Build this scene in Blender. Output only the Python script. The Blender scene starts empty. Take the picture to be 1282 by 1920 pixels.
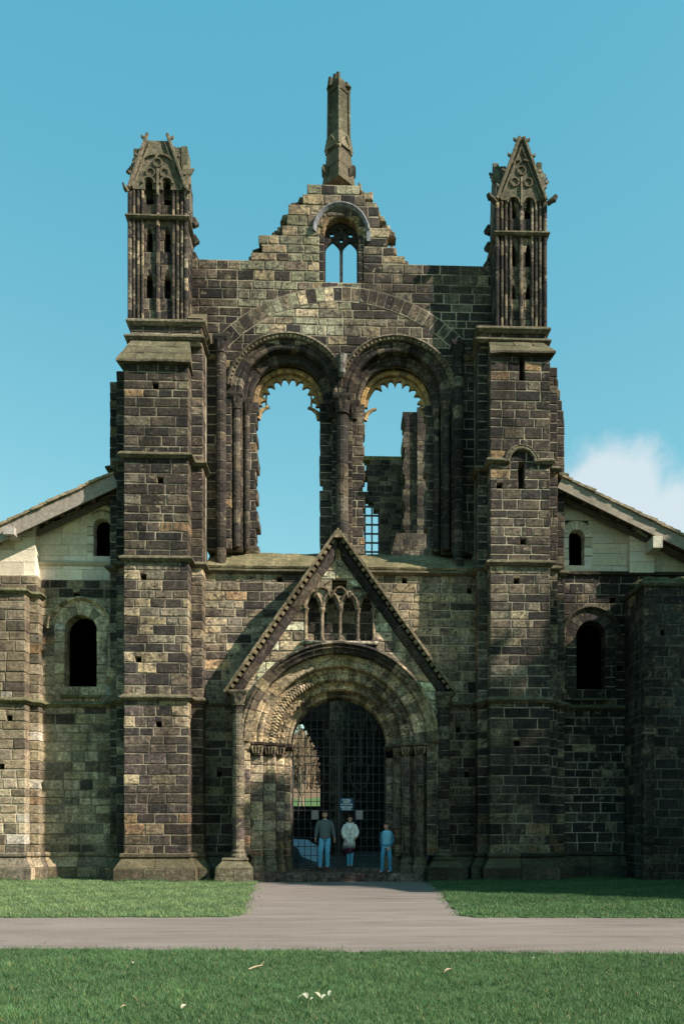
import bpy, math, random
import numpy as np
from mathutils import Vector, Matrix

random.seed(11)
NPR = np.random.RandomState(5)
scn = bpy.context.scene
COL = scn.collection
R = math.radians

# ------------------------------------------------------------------ camera, sky, sun, exposure
F, PX, PY, D, EYE, YAW = 1620.0, 703.0, 1554.0, 27.0, 1.6, math.atan(62 / 1620.0)
cd = bpy.data.cameras.new("camera")
cam = bpy.data.objects.new("camera", cd)
COL.objects.link(cam)
cam.location = (0, -D, EYE)
cam.rotation_euler = (R(90), 0, -YAW)
cd.sensor_fit = 'HORIZONTAL'
cd.sensor_width = 36
cd.lens = 36 * F / 1282
cd.shift_x = (641 - PX) / 1282
cd.shift_y = (PY - 960) / 1282
cd.clip_start = 0.1
cd.clip_end = 5000
scn.camera = cam

SUN = Vector((1.9, -1.0, 1.7)).normalized()
world = bpy.data.worlds.new("World")
scn.world = world
world.use_nodes = True
wn, wl = world.node_tree.nodes, world.node_tree.links
wn.clear()
sky = wn.new('ShaderNodeTexSky')
sky.sky_type = 'NISHITA'
sky.sun_disc = False
sky.sun_elevation = math.asin(SUN.z)
sky.sun_rotation = math.atan2(SUN.x, SUN.y)
sky.air_density = 1.0
sky.dust_density = 0.25
sky.ozone_density = 1.0
tint = wn.new('ShaderNodeMix'); tint.data_type = 'RGBA'; tint.blend_type = 'MULTIPLY'
tint.inputs[0].default_value = 1.0
tint.inputs[7].default_value = (0.66, 1.36, 1.16, 1)
wl.new(sky.outputs[0], tint.inputs[6])
curve = wn.new('ShaderNodeVectorMath'); curve.operation = 'MULTIPLY_ADD'          # the photograph's grade: flatter and milkier than the physical sky
wl.new(tint.outputs[2], curve.inputs[0]); curve.inputs[1].default_value = (1.30, .52, .34); curve.inputs[2].default_value = (-.16, 1.12, 1.92)
# one bank of soft cloud low in the north east, broken up by noise
tc = wn.new('ShaderNodeTexCoord')
def wmath(op, a, b=None, c=None):
    n = wn.new('ShaderNodeMath'); n.operation = op
    for i, v in enumerate((a, b, c)):
        if v is None: continue
        if isinstance(v, (int, float)): n.inputs[i].default_value = v
        else: wl.new(v, n.inputs[i])
    return n.outputs[0]
def cloud(center, radii, seed):
    c = Vector(center).normalized()
    e1 = c.cross(Vector((0, 0, 1))).normalized(); e2 = e1.cross(c)
    def dot(v):
        n = wn.new('ShaderNodeVectorMath'); n.operation = 'DOT_PRODUCT'
        wl.new(tc.outputs['Generated'], n.inputs[0]); n.inputs[1].default_value = v
        return n.outputs['Value']
    a = wmath('DIVIDE', dot(e1), radii[0]); b = wmath('DIVIDE', dot(e2), radii[1])
    r = wmath('SQRT', wmath('ADD', wmath('MULTIPLY', a, a), wmath('MULTIPLY', b, b)))
    front = wmath('GREATER_THAN', dot(c), 0.2)
    no = wn.new('ShaderNodeTexNoise'); no.inputs['Scale'].default_value = 11; no.inputs['Detail'].default_value = 9
    no.inputs['Roughness'].default_value = 0.6
    mp = wn.new('ShaderNodeMapping'); mp.inputs['Location'].default_value = (seed, seed * .7, 0)
    wl.new(tc.outputs['Generated'], mp.inputs[0]); wl.new(mp.outputs[0], no.inputs['Vector'])
    m = wmath('ADD', wmath('SUBTRACT', 1.0, r), wmath('MULTIPLY', wmath('SUBTRACT', no.outputs[0], 0.5), 1.1))
    mr = wn.new('ShaderNodeMapRange'); mr.interpolation_type = 'SMOOTHSTEP'
    mr.inputs[1].default_value = 0.0; mr.inputs[2].default_value = 0.42
    wl.new(m, mr.inputs[0])
    return wmath('MULTIPLY', mr.outputs[0], front)
def ray(px, py):
    return Vector((math.cos(YAW), -math.sin(YAW), 0)) * (px - PX) / F + Vector((0, 0, 1)) * (PY - py) / F + Vector((math.sin(YAW), math.cos(YAW), 0))
masks = [cloud(ray(1150, 965), (.088, .090), 1.3), cloud(ray(1245, 1015), (.09, .075), 4.1),
         cloud((1, .35, .42), (.25, .07), 2.2), cloud((-.6, -1, .5), (.3, .09), 7.7)]
mk = masks[0]
for q in masks[1:]: mk = wmath('MAXIMUM', mk, q)
cm = wn.new('ShaderNodeMix'); cm.data_type = 'RGBA'
wl.new(wmath('MULTIPLY', mk, 0.88), cm.inputs[0]); wl.new(curve.outputs[0], cm.inputs[6])
cm.inputs[7].default_value = (3.45, 3.85, 4.1, 1)
bg = wn.new('ShaderNodeBackground'); bg.inputs[1].default_value = 0.109
wl.new(cm.outputs[2], bg.inputs[0])
wo = wn.new('ShaderNodeOutputWorld'); wl.new(bg.outputs[0], wo.inputs[0])

sl = bpy.data.lights.new("sun", 'SUN')
sl.energy = 5.0; sl.angle = R(0.6); sl.color = (1.0, 0.895, 0.80)
so = bpy.data.objects.new("sun", sl); COL.objects.link(so)
so.rotation_euler = SUN.to_track_quat('Z', 'Y').to_euler()
so.location = (30, -20, 40)

scn.view_settings.view_transform = 'Standard'
scn.view_settings.look = 'None'
scn.view_settings.gamma = 1
scn.view_settings.use_curve_mapping = False
scn.view_settings.exposure = 0.96
scn.cycles.max_bounces = 6
scn.cycles.diffuse_bounces = 3

# ------------------------------------------------------------------ survey helpers
def at(px, py, Y):
    """the point of the vertical plane y=Y that was measured at a pixel of the survey photograph -> (x, z)"""
    d = ray(px, py); t = (Y + D) / d.y
    return t * d.x, EYE + t * d.z
def gx(px, Y): return at(px, PY, Y)[0]
def gz(py, Y=0.0, px=641): return at(px, py, Y)[1]
def ground(px, py, z=0.0):
    d = ray(px, py); t = (z - EYE) / d.z
    return t * d.x, -D + t * d.y
def project(p):
    v = Vector(p) - Vector((0, -D, EYE))
    f = v.x * math.sin(YAW) + v.y * math.cos(YAW); r = v.x * math.cos(YAW) - v.y * math.sin(YAW)
    return (PX + F * r / f, PY - F * v.z / f, f) if f > .1 else (-1, -1, f)

# ------------------------------------------------------------------ materials
MATS = {}
def new_mat(name):
    m = bpy.data.materials.new(name); m.use_nodes = True
    nt = m.node_tree; nt.nodes.clear()
    out = nt.nodes.new('ShaderNodeOutputMaterial'); b = nt.nodes.new('ShaderNodeBsdfPrincipled')
    nt.links.new(b.outputs[0], out.inputs[0])
    MATS[name] = m
    return m, nt, b
def noise(nt, vec, scale, detail=4, rough=.55, dist=0):
    n = nt.nodes.new('ShaderNodeTexNoise'); n.inputs['Scale'].default_value = scale; n.inputs['Detail'].default_value = detail
    n.inputs['Roughness'].default_value = rough; n.inputs['Distortion'].default_value = dist
    if vec is not None: nt.links.new(vec, n.inputs['Vector'])
    return n.outputs[0]
def mrange(nt, v, a, b, c=0., d=1.):
    n = nt.nodes.new('ShaderNodeMapRange'); nt.links.new(v, n.inputs[0])
    for i, q in enumerate((a, b, c, d)): n.inputs[i + 1].default_value = q
    return n.outputs[0]
def mix(nt, fac, a, b, mode='MIX'):
    n = nt.nodes.new('ShaderNodeMix'); n.data_type = 'RGBA'; n.blend_type = mode
    for i, v in ((0, fac), (6, a), (7, b)):
        if isinstance(v, (int, float)): n.inputs[i].default_value = v
        elif isinstance(v, tuple): n.inputs[i].default_value = v if len(v) == 4 else v + (1,)
        else: nt.links.new(v, n.inputs[i])
    return n.outputs[2]
def mathn(nt, op, a, b):
    n = nt.nodes.new('ShaderNodeMath'); n.operation = op
    for i, v in enumerate((a, b)):
        if isinstance(v, (int, float)): n.inputs[i].default_value = v
        else: nt.links.new(v, n.inputs[i])
    return n.outputs[0]
def wpos(nt, scale=(1, 1, 1)):
    g = nt.nodes.new('ShaderNodeNewGeometry')
    m = nt.nodes.new('ShaderNodeMapping'); m.inputs['Scale'].default_value = scale
    nt.links.new(g.outputs['Position'], m.inputs[0])
    return m.outputs[0]
def bump(nt, b, h, strength, dist):
    n = nt.nodes.new('ShaderNodeBump'); n.inputs['Strength'].default_value = strength; n.inputs['Distance'].default_value = dist
    nt.links.new(h, n.inputs['Height']); nt.links.new(n.outputs[0], b.inputs['Normal'])

def stone_mat(name, crust=.5, pale=.3, moss=0., streak=.5, grain=1.):
    m, nt, b = new_mat(name)
    at_ = nt.nodes.new('ShaderNodeAttribute'); at_.attribute_name = 'Col'
    p = wpos(nt)
    fine = noise(nt, p, 26, 6, .65)
    mid = noise(nt, p, 5.5, 5, .6, .6)
    big = noise(nt, p, 0.55, 3, .5)
    bed = noise(nt, wpos(nt, (3, 3, 22)), 1.0, 4, .6, .8)          # sandstone bedding
    st = noise(nt, wpos(nt, (5, 5, .35)), 1.0, 4, .6)             # rain streaks
    c = mix(nt, 1.0, at_.outputs[0], mix(nt, mrange(nt, fine, .32, .68), tuple(1 - grain * q for q in (.5, .51, .52)), tuple(1 + grain * q for q in (.5, .47, .42))), 'MULTIPLY')
    blot = noise(nt, p, 11, 3, .5, .4)
    c = mix(nt, 1.0, c, mix(nt, mrange(nt, blot, .35, .65), tuple(1 - grain * q for q in (.38, .39, .4)), tuple(1 + grain * q for q in (.36, .34, .3))), 'MULTIPLY')
    c = mix(nt, 1.0, c, mix(nt, mrange(nt, bed, .3, .7), tuple(1 - grain * q for q in (.3, .31, .32)), tuple(1 + grain * q for q in (.28, .26, .22))), 'MULTIPLY')
    c = mix(nt, mrange(nt, mid, .53, .62, 0, crust), c, (.030, .027, .025))
    c = mix(nt, mathn(nt, 'MULTIPLY', mrange(nt, mid, .42, .33, 0, pale), mrange(nt, big, .42, .56)), c, (.34, .28, .19))
    c = mix(nt, mathn(nt, 'MULTIPLY', mrange(nt, st, .50, .64, 0, streak), mrange(nt, big, .56, .42)), c, (.035, .032, .028))
    soot = noise(nt, wpos(nt, (.55, .55, .22)), 1.0, 5, .62, .5)
    c = mix(nt, 1.0, c, mix(nt, mrange(nt, soot, .36, .62), (1 + .38 * grain,) * 3, (1 - .42 * grain, 1 - .43 * grain, 1 - .44 * grain)), 'MULTIPLY')
    if moss:
        g = nt.nodes.new('ShaderNodeNewGeometry'); sx = nt.nodes.new('ShaderNodeSeparateXYZ'); nt.links.new(g.outputs['Normal'], sx.inputs[0])
        c = mix(nt, mathn(nt, 'MULTIPLY', mrange(nt, mid, .35, .6, .2, 1), mathn(nt, 'MULTIPLY', mrange(nt, sx.outputs[2], -.1, .5, .25, 1), moss)), c, (.105, .102, .048))
    nt.links.new(c, b.inputs['Base Color'])
    b.inputs['Roughness'].default_value = .93
    b.inputs['Specular IOR Level'].default_value = .15
    h = mathn(nt, 'ADD', mathn(nt, 'MULTIPLY', fine, .35), mathn(nt, 'ADD', mathn(nt, 'MULTIPLY', mid, .8), mathn(nt, 'MULTIPLY', bed, .35)))
    bump(nt, b, h, .8, .028)
    return m
STONE = stone_mat('weathered_sandstone', .8, .55, 0, .7)
MOSSY = stone_mat('mossy_sandstone', .5, .3, .6, .5)
BUFF = stone_mat('buff_sandstone', .4, .15, 0, .5, .8)
NEWST = stone_mat('new_ashlar', .02, .05, 0, .06, .2)
def mortar_mat(name, c1, c2, c3):
    m, nt, b = new_mat(name)
    p = wpos(nt)
    a = noise(nt, p, 14, 5, .6); g = noise(nt, p, .8, 4, .6, .4)
    c = mix(nt, mrange(nt, a, .3, .7), c1, c2)
    c = mix(nt, mrange(nt, g, .47, .60, 0, .9), c, c3)
    soot = noise(nt, wpos(nt, (.55, .55, .22)), 1.0, 5, .62, .5)
    c = mix(nt, 1.0, c, mix(nt, mrange(nt, soot, .36, .62), (1.2, 1.2, 1.2), (.55, .54, .53)), 'MULTIPLY')
    nt.links.new(c, b.inputs['Base Color']); b.inputs['Roughness'].default_value = .95; b.inputs['Specular IOR Level'].default_value = .1
    bump(nt, b, a, .6, .01)
    return m
MORTAR = mortar_mat('lime_mortar', (.30, .255, .185), (.42, .36, .265), (.115, .096, .076))
MORTARD = mortar_mat('dark_joint', (.10, .085, .065), (.17, .14, .10), (.04, .035, .03))
MORTARN = mortar_mat('new_joint', (.40, .37, .28), (.48, .44, .34), (.36, .32, .24))
def plain(name, col, rough=.7, var=.25, scale=20, bmp=0., metal=0., spec=.3):
    m, nt, b = new_mat(name)
    n = noise(nt, wpos(nt), scale, 5, .6)
    c = mix(nt, 1.0, col, mix(nt, mrange(nt, n, .3, .7), (1 - var,) * 3, (1 + var,) * 3), 'MULTIPLY')
    nt.links.new(c, b.inputs['Base Color']); b.inputs['Roughness'].default_value = rough
    b.inputs['Metallic'].default_value = metal; b.inputs['Specular IOR Level'].default_value = spec
    if bmp: bump(nt, b, n, .7, bmp)
    return m
IRON = plain('black_iron', (.055, .055, .06), .55, .3, 30)
LEAD = plain('grey_lead', (.17, .175, .185), .65, .55, 7, .01)
SIGN = plain('teal_sign', (.008, .085, .17), .4, .08, 4)
WHITE = plain('white_print', (.78, .8, .8), .5, .05, 4)
NOTICE = plain('faded_notice', (.27, .245, .25), .5, .12, 12)
GLASS = plain('dark_glass', (.01, .01, .012), .15, .1, 3)
def attr_mat(name, rough=.8, var=.2, scale=60, bmp=0., spec=.2, trans=0.):
    m, nt, b = new_mat(name)
    a = nt.nodes.new('ShaderNodeAttribute'); a.attribute_name = 'Col'
    n = noise(nt, wpos(nt), scale, 4, .6)
    c = mix(nt, 1.0, a.outputs[0], mix(nt, mrange(nt, n, .3, .7), (1 - var,) * 3, (1 + var,) * 3), 'MULTIPLY')
    nt.links.new(c, b.inputs['Base Color']); b.inputs['Roughness'].default_value = rough; b.inputs['Specular IOR Level'].default_value = spec
    if bmp: bump(nt, b, n, .6, bmp)
    return m
CLOTH = attr_mat('cloth', .9, .22, 45, .01)
DENIM = attr_mat('denim', .9, .3, 30, .01)
SKIN = attr_mat('skin', .55, .06, 30, 0, .3)
BARK = attr_mat('bark', .9, .3, 14, .02)
TIMBER_M = attr_mat('weathered_timber', .85, .25, 9, .01)
SLATE = attr_mat('stone_slate', .9, .35, 9, .02)

# ------------------------------------------------------------------ mesh collecting
class MB:
    def __init__(s): s.v, s.f, s.c = [], [], []
    def add(s, v, f, c=(.3, .3, .3)):
        o = len(s.v); s.v += [tuple(q) for q in v]
        s.f += [tuple(i + o for i in q) for q in f]
        s.c += (c if isinstance(c, list) else [c] * len(v))
    def box(s, x0, x1, y0, y1, z0, z1, c=(.3, .3, .3)):
        s.add([(x0, y0, z0), (x1, y0, z0), (x1, y1, z0), (x0, y1, z0), (x0, y0, z1), (x1, y0, z1), (x1, y1, z1), (x0, y1, z1)],
              [(0, 1, 5, 4), (1, 2, 6, 5), (2, 3, 7, 6), (3, 0, 4, 7), (4, 5, 6, 7), (3, 2, 1, 0)], c)
    def prism(s, poly, y0, y1, c=(.3, .3, .3), axis='y'):
        """an outline in x,z pushed from y0 to y1 (axis 'x': an outline in y,z pushed along x)"""
        n = len(poly)
        mk = (lambda a, b, d: (a, d, b)) if axis == 'y' else (lambda a, b, d: (d, a, b))
        v = [mk(a, b, y0) for a, b in poly] + [mk(a, b, y1) for a, b in poly]
        s.add(v, [tuple(range(n)), tuple(range(2 * n - 1, n - 1, -1))] + [(i, i + n, (i + 1) % n + n, (i + 1) % n) for i in range(n)], c)
    def tube(s, pts, rad, n=8, c=(.3, .3, .3), cap=True):
        pts = [Vector(p) for p in pts]
        if not isinstance(rad, (list, tuple)): rad = [rad] * len(pts)
        rings = []; ref = None
        for i, p in enumerate(pts):
            t = (pts[min(i + 1, len(pts) - 1)] - pts[max(i - 1, 0)]).normalized()
            if ref is None: ref = Vector((0, 1, 0)) if abs(t.y) < .9 else Vector((1, 0, 0))
            a = (ref - t * ref.dot(t)).normalized(); ref = a; b = t.cross(a)
            r = rad[i]
            rx, ry = (r, r) if not isinstance(r, tuple) else r
            rings.append([p + a * math.cos(2 * math.pi * k / n) * ry + b * math.sin(2 * math.pi * k / n) * rx for k in range(n)])
        v = [q for r_ in rings for q in r_]
        f = [(i * n + k, i * n + (k + 1) % n, (i + 1) * n + (k + 1) % n, (i + 1) * n + k) for i in range(len(pts) - 1) for k in range(n)]
        if cap: f += [tuple(range(n - 1, -1, -1)), tuple(range((len(pts) - 1) * n, len(pts) * n))]
        s.add(v, f, c)
    def lathe(s, x, y, prof, n=12, c=(.3, .3, .3)):
        v, f = [], []
        for r, z in prof:
            v += [(x + r * math.cos(2 * math.pi * k / n), y + r * math.sin(2 * math.pi * k / n), z) for k in range(n)]
        for i in range(len(prof) - 1):
            f += [(i * n + k, i * n + (k + 1) % n, (i + 1) * n + (k + 1) % n, (i + 1) * n + k) for k in range(n)]
        f += [tuple(range(n - 1, -1, -1)), tuple(range((len(prof) - 1) * n, len(prof) * n))]
        s.add(v, f, c)
    def build(s, name, m, parent=None, smooth=False, origin=None):
        me = bpy.data.meshes.new(name)
        if origin is None:
            if s.v:
                a = np.array(s.v); lo, hi = a.min(0), a.max(0); origin = ((lo[0] + hi[0]) / 2, (lo[1] + hi[1]) / 2, lo[2])
            else: origin = (0, 0, 0)
        o3 = origin
        me.from_pydata([(q[0] - o3[0], q[1] - o3[1], q[2] - o3[2]) for q in s.v], [], s.f)
        ca = me.color_attributes.new('Col', 'FLOAT_COLOR', 'POINT')
        ca.data.foreach_set('color', np.array([tuple(c[:3]) + (1,) for c in s.c], dtype=np.float32).ravel())
        if smooth: me.shade_smooth()
        me.materials.append(m)
        return link(name, me, parent, origin)
WL = {}
def link(name, data, parent=None, loc=(0, 0, 0)):
    o = bpy.data.objects.new(name, data); COL.objects.link(o)
    if parent is not None:
        o.parent = parent; pl = WL[parent.name]
        o.location = (loc[0] - pl[0], loc[1] - pl[1], loc[2] - pl[2])
    else: o.location = loc
    WL[o.name] = tuple(loc)
    return o
def tag(o, label=None, cat=None, group=None, kind=None):
    for k, v in (('label', label), ('category', cat), ('group', group), ('kind', kind)):
        if v: o[k] = v
    return o
def rnd(a, b): return random.uniform(a, b)
def vary(c, k=.15):
    f = rnd(1 - k, 1 + k); return (c[0] * f, c[1] * f * rnd(.98, 1.02), c[2] * f * rnd(.95, 1.05))
def pick(table):
    t = sum(w for w, _ in table); q = rnd(0, t)
    for w, c in table:
        q -= w
        if q <= 0: return c
    return table[-1][1]
DARK, CHAR, BROWN, TAN, BUFFC, OCHRE, GREY, PALE, PURP = (.048, .041, .035), (.028, .026, .025), (.100, .084, .064), (.215, .18, .124), (.36, .30, .20), (.215, .150, .088), (.128, .116, .088), (.46, .42, .33), (.066, .054, .052)

# ------------------------------------------------------------------ masonry
class Thing:
    def __init__(s, name, label, cat, loc=(0, 0, 0), group=None):
        s.root = link(name, None, None, loc); tag(s.root, label, cat, group)
        s.cores, s.coremat, s.stones, s.partlabel = {}, {}, [], {}
    def core(s, key, m=None):
        if key not in s.cores: s.cores[key] = MB(); s.coremat[key] = m or MORTAR
        return s.cores[key]
    def put(s, mb, name, m, smooth=False, parent=None): return mb.build(name, m, parent or s.root, smooth)
    def finish(s, limit=300, kinds=('stone',), stuffname='stonework'):
        objs = {}
        for k, mb in s.cores.items():
            if mb.v: objs[k] = mb.build(k.split('#')[0], s.coremat[k], s.root)
        s.objs = objs
        for kind in sorted({q[4] for q in s.stones}):
            L = sorted([q for q in s.stones if q[4] == kind], key=lambda q: -q[3])
            rest = {}
            for i, (v, f, c, sc, kd, key, m) in enumerate(L):
                if i < limit and sc > 0:
                    b = MB(); b.add(v, f, c); b.build(kd, m, objs.get(key, s.root))
                else: rest.setdefault(m.name, MB()).add(v, f, c)
            for mn, mb in rest.items():
                o = mb.build({'stone': 'stonework', 'voussoir': 'arch_stonework', 'drum': 'shaft_stonework'}.get(kind, kind), MATS[mn], s.root); o['kind'] = 'stuff'
def visible_score(v, facing=1.):
    xs = [project(p) for p in v[:4]]
    if not any(-10 < a < 1292 and -10 < b < 1930 for a, b, _ in xs): return 0
    return facing * (max(a for a, _, _ in xs) - min(a for a, _, _ in xs)) * (max(b for _, b, _ in xs) - min(b for _, b, _ in xs))
def frame_front(y): return (Vector((0, y, 0)), Vector((1, 0, 0)), Vector((0, -1, 0)))
SMEAR = (.30, .245, .165)
def block(fr, quad, depth, col, cham=.014, jit=.006, ero=0.):
    """one dressed stone: a quad in the wall's u,z plane, front edges chamfered and knocked about"""
    O, U, N = fr
    P = lambda u, z, n: tuple(O + U * u + Vector((0, 0, z)) + N * n)
    (a, b, c, d) = quad
    cu = sum(q[0] for q in quad) / 4; cz = sum(q[1] for q in quad) / 4
    w = max(.02, min(abs(b[0] - a[0]), abs(c[0] - d[0]))); h = max(.02, abs(d[1] - a[1]))
    v, cl = [], []
    for (u, z) in quad:
        k = rnd(.6, 2.0) * cham
        du = min(k, w * .3) * (1 if u < cu else -1); dz = min(rnd(.6, 1.8) * cham, h * .3) * (1 if z < cz else -1)
        v.append(P(u + du, z + dz, rnd(-jit, jit) - ero)); cl.append(vary(col, .12))
    for (u, z) in quad: v.append(P(u, z, -cham * 1.1 - ero)); k_ = rnd(0, .4); cl.append(tuple(q * (1 - k_) + m_ * k_ for q, m_ in zip(col, SMEAR)))
    for (u, z) in quad: v.append(P(u, z, -depth)); cl.append(col)
    f = [(0, 1, 2, 3)] + [(i, i + 4, (i + 1) % 4 + 4, (i + 1) % 4) for i in range(4)] + [(i + 4, i + 8, (i + 1) % 4 + 8, (i + 1) % 4 + 4) for i in range(4)]
    return v, f, cl
def courses(z0, z1, h=.292, var=.2):
    n = max(1, round((z1 - z0) / h)); e = [z0]
    ws = [rnd(1 - var, 1 + var) for _ in range(n)]; t = sum(ws)
    for w in ws: e.append(e[-1] + w / t * (z1 - z0))
    return e
def minus(iv, h):
    out = []
    for a, b in iv:
        if h is None or h[1] <= a or h[0] >= b: out.append((a, b)); continue
        if h[0] > a: out.append((a, h[0]))
        if h[1] < b: out.append((h[1], b))
    return out
def masonry(T, key, fr, cz, outline, pal, holes=(), depth=.12, thick=.6, wl=(.30, .80), prot=.020, gap=.030, jag=False,
            m=None, kind='stone', ero=.25, cm=None, edge=True, corem=None, facing=1., jit=.006, cham=.014):
    m = m or STONE
    core = T.core(key, corem or cm)
    O, U, N = fr
    def ints(z, z0, z1):
        iv = list(outline(z))
        for h in holes:
            try: q = h(z)
            except TypeError: q = h(z, z0, z1)
            iv = minus(iv, q)
        return [i for i in iv if i[1] - i[0] > .02]
    for za, zb in zip(cz[:-1], cz[1:]):
        for h in holes:          # a putlog hole is square: the rest of the course height above it is a small lintel stone
            q = getattr(h, 'put', None)
            if q and za <= q[1] < zb and zb - za > .21:
                x, _, w = q; zz = za + .17
                v, f, cl = block(fr, [(x - w - .012, zz), (x + w + .012, zz), (x + w + .012, zb - .006), (x - w - .012, zb - .006)], .3, vary(pal(x, zz), .2))
                T.stones.append((v, f, cl, 30, kind, key, m))
        M = ints((za + zb) / 2, za, zb); B = ints(za + .01, za, zb); Tt = ints(zb - .01, za, zb)
        if jag or not (len(M) == len(B) == len(Tt)): B = Tt = M
        for (ma, mb), (ba, bb), (ta, tb) in zip(M, B, Tt):
            P = lambda u, z, n: tuple(O + U * u + Vector((0, 0, z)) + N * n)
            e = .012
            q = [(ba + e, za), (bb - e, za), (tb - e, zb), (ta + e, zb)]
            v = [P(u, z, -prot) for u, z in q] + [P(u, z, -thick) for u, z in q]
            core.add(v, [(0, 1, 2, 3), (7, 6, 5, 4)] + [(i, i + 4, (i + 1) % 4 + 4, (i + 1) % 4) for i in range(4)])
            # split the course into stones
            W = mb - ma; xs = [0.]
            while True:
                step = rnd(*wl)
                if xs[-1] + step > W - wl[0] * .6: break
                xs.append(xs[-1] + step)
            if len(xs) == 1 and W > wl[1] * 1.3: xs.append(W / 2)
            xs.append(W)
            n = len(xs) - 1
            for i in range(n):
                l, r = xs[i], xs[i + 1]; g = gap / 2
                lb = ba if i == 0 else ma + l; lt = ta if i == 0 else ma + l
                rb = bb if i == n - 1 else ma + r; rt = tb if i == n - 1 else ma + r
                gl = 0 if (i == 0 and edge) else g; gr = 0 if (i == n - 1 and edge) else g
                qd = [(lb + gl, za + g), (rb - gr, za + g), (rt - gr, zb - g), (lt + gl, zb - g)]
                kk = min(.011, gap * .3); qd = [(u_ + rnd(-kk, kk), z_ + rnd(-kk, kk)) for u_, z_ in qd]
                if qd[1][0] - qd[0][0] < .03 and qd[2][0] - qd[3][0] < .03: continue
                if qd[1][0] < qd[0][0]: qd[0] = qd[1] = ((qd[0][0] + qd[1][0]) / 2, qd[0][1])
                if qd[2][0] < qd[3][0]: qd[2] = qd[3] = ((qd[2][0] + qd[3][0]) / 2, qd[2][1])
                xc, zc = (lb + rb) / 2, (za + zb) / 2
                pt = O + U * xc
                col = vary(pal(pt.x, zc), .2)
                er = rnd(0, .007) if random.random() < ero else 0
                v, f, cl = block(fr, qd, depth, col, cham, jit, er)
                T.stones.append((v, f, cl, visible_score(v, facing), kind, key, m))
def rect(a, b): return lambda z: [(a, b)]
def arch_hole(xc, zs, r, z0, w=None):
    """a round headed opening: springs at zs, sill at z0"""
    w = r if w is None else w
    def h(z):
        if z < z0: return None
        if z <= zs: return (xc - w, xc + w)
        if z >= zs + r: return None
        q = math.sqrt(r * r - (z - zs) ** 2); return (xc - q, xc + q)
    return h
def lancet_hole(xc, z0, zs, w, zt):
    def h(z):
        if z < z0 or z > zt: return None
        if z <= zs: return (xc - w, xc + w)
        k = 1 - ((z - zs) / (zt - zs)) ** 1.6; return (xc - w * k, xc + w * k) if k > .05 else None
    return h
def box_hole(a, b, za, zb): return lambda z: (a, b) if za < z < zb else None
def putlog(x, z, w=.09):
    h = lambda zz, z0, z1: (x - w, x + w) if z0 <= z < z1 else None
    h.put = (x, z, w); return h

def wedge(xc, zc, a0, a1, prof, k=3, wob=0., squash=1.):
    """one arch stone: the r,y outline prof swept from angle a0 to a1"""
    v, f = [], []; n = len(prof)
    for i in range(k + 1):
        a = a0 + (a1 - a0) * i / k
        for j, (r, y) in enumerate(prof):
            rr = r + (wob * (1 if i % 2 else -1) if j and j < n - 2 and wob else 0)
            v.append((xc + rr * math.cos(a), y, zc + rr * math.sin(a) * squash))
    for i in range(k):
        for j in range(n): f.append((i * n + j, (i + 1) * n + j, (i + 1) * n + (j + 1) % n, i * n + (j + 1) % n))
    f += [tuple(range(n)), tuple(range((k + 1) * n - 1, k * n - 1, -1))]
    return v, f
def arch(T, key, xc, zc, prof, n, pal, a0=0., a1=math.pi, gap=.012, k=3, wob=0., m=None, kind='voussoir', jit=.008):
    rm = sum(r for r, _ in prof) / len(prof)
    for i in range(n):
        b0 = a0 + (a1 - a0) * i / n + gap / rm / 2; b1 = a0 + (a1 - a0) * (i + 1) / n - gap / rm / 2
        dy, dr = rnd(-jit, jit), rnd(-jit, jit)
        v, f = wedge(xc, zc, b0, b1, [(r + dr, y + dy) for r, y in prof], k, wob)
        am = (b0 + b1) / 2
        c = vary(pal(xc + rm * math.cos(am), zc + rm * math.sin(am)), .2)
        xs = [project(p) for p in v]
        ok = any(0 < a < 1282 and 0 < b < 1920 for a, b, _ in xs)
        T.stones.append((v, f, [vary(c, .08) for _ in v], 1000 if ok else 0, kind, key, m or STONE))
def ring_core(T, key, xc, zc, r0, r1, y0, y1, a0=0., a1=math.pi, n=24, m=None):
    """the mortar bed behind a ring of arch stones"""
    v, f = wedge(xc, zc, a0, a1, [(r0, y0), (r1, y0), (r1, y1), (r0, y1)], n)
    T.core(key, m).add(v, f)
def roll(r0, r1, y0, y1, a):
    """square order with a roll worked on its inner edge"""
    p = [(r1, y1), (r1, y0), (r0 + 2.5 * a, y0), (r0 + 2.1 * a, y0 + .45 * a)]
    for i in range(6):
        t = R(60 + i * 34); p.append((r0 + a + a * math.cos(t), y0 + a - a * math.sin(t)))
    p += [(r0 + .45 * a, y0 + 2.2 * a), (r0, y0 + 2.6 * a), (r0, y1)]
    return p
def square(r0, r1, y0, y1, c=.015): return [(r1, y1), (r1, y0 + c), (r1 - c, y0), (r0 + c, y0), (r0, y0 + c), (r0, y1)]

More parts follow.
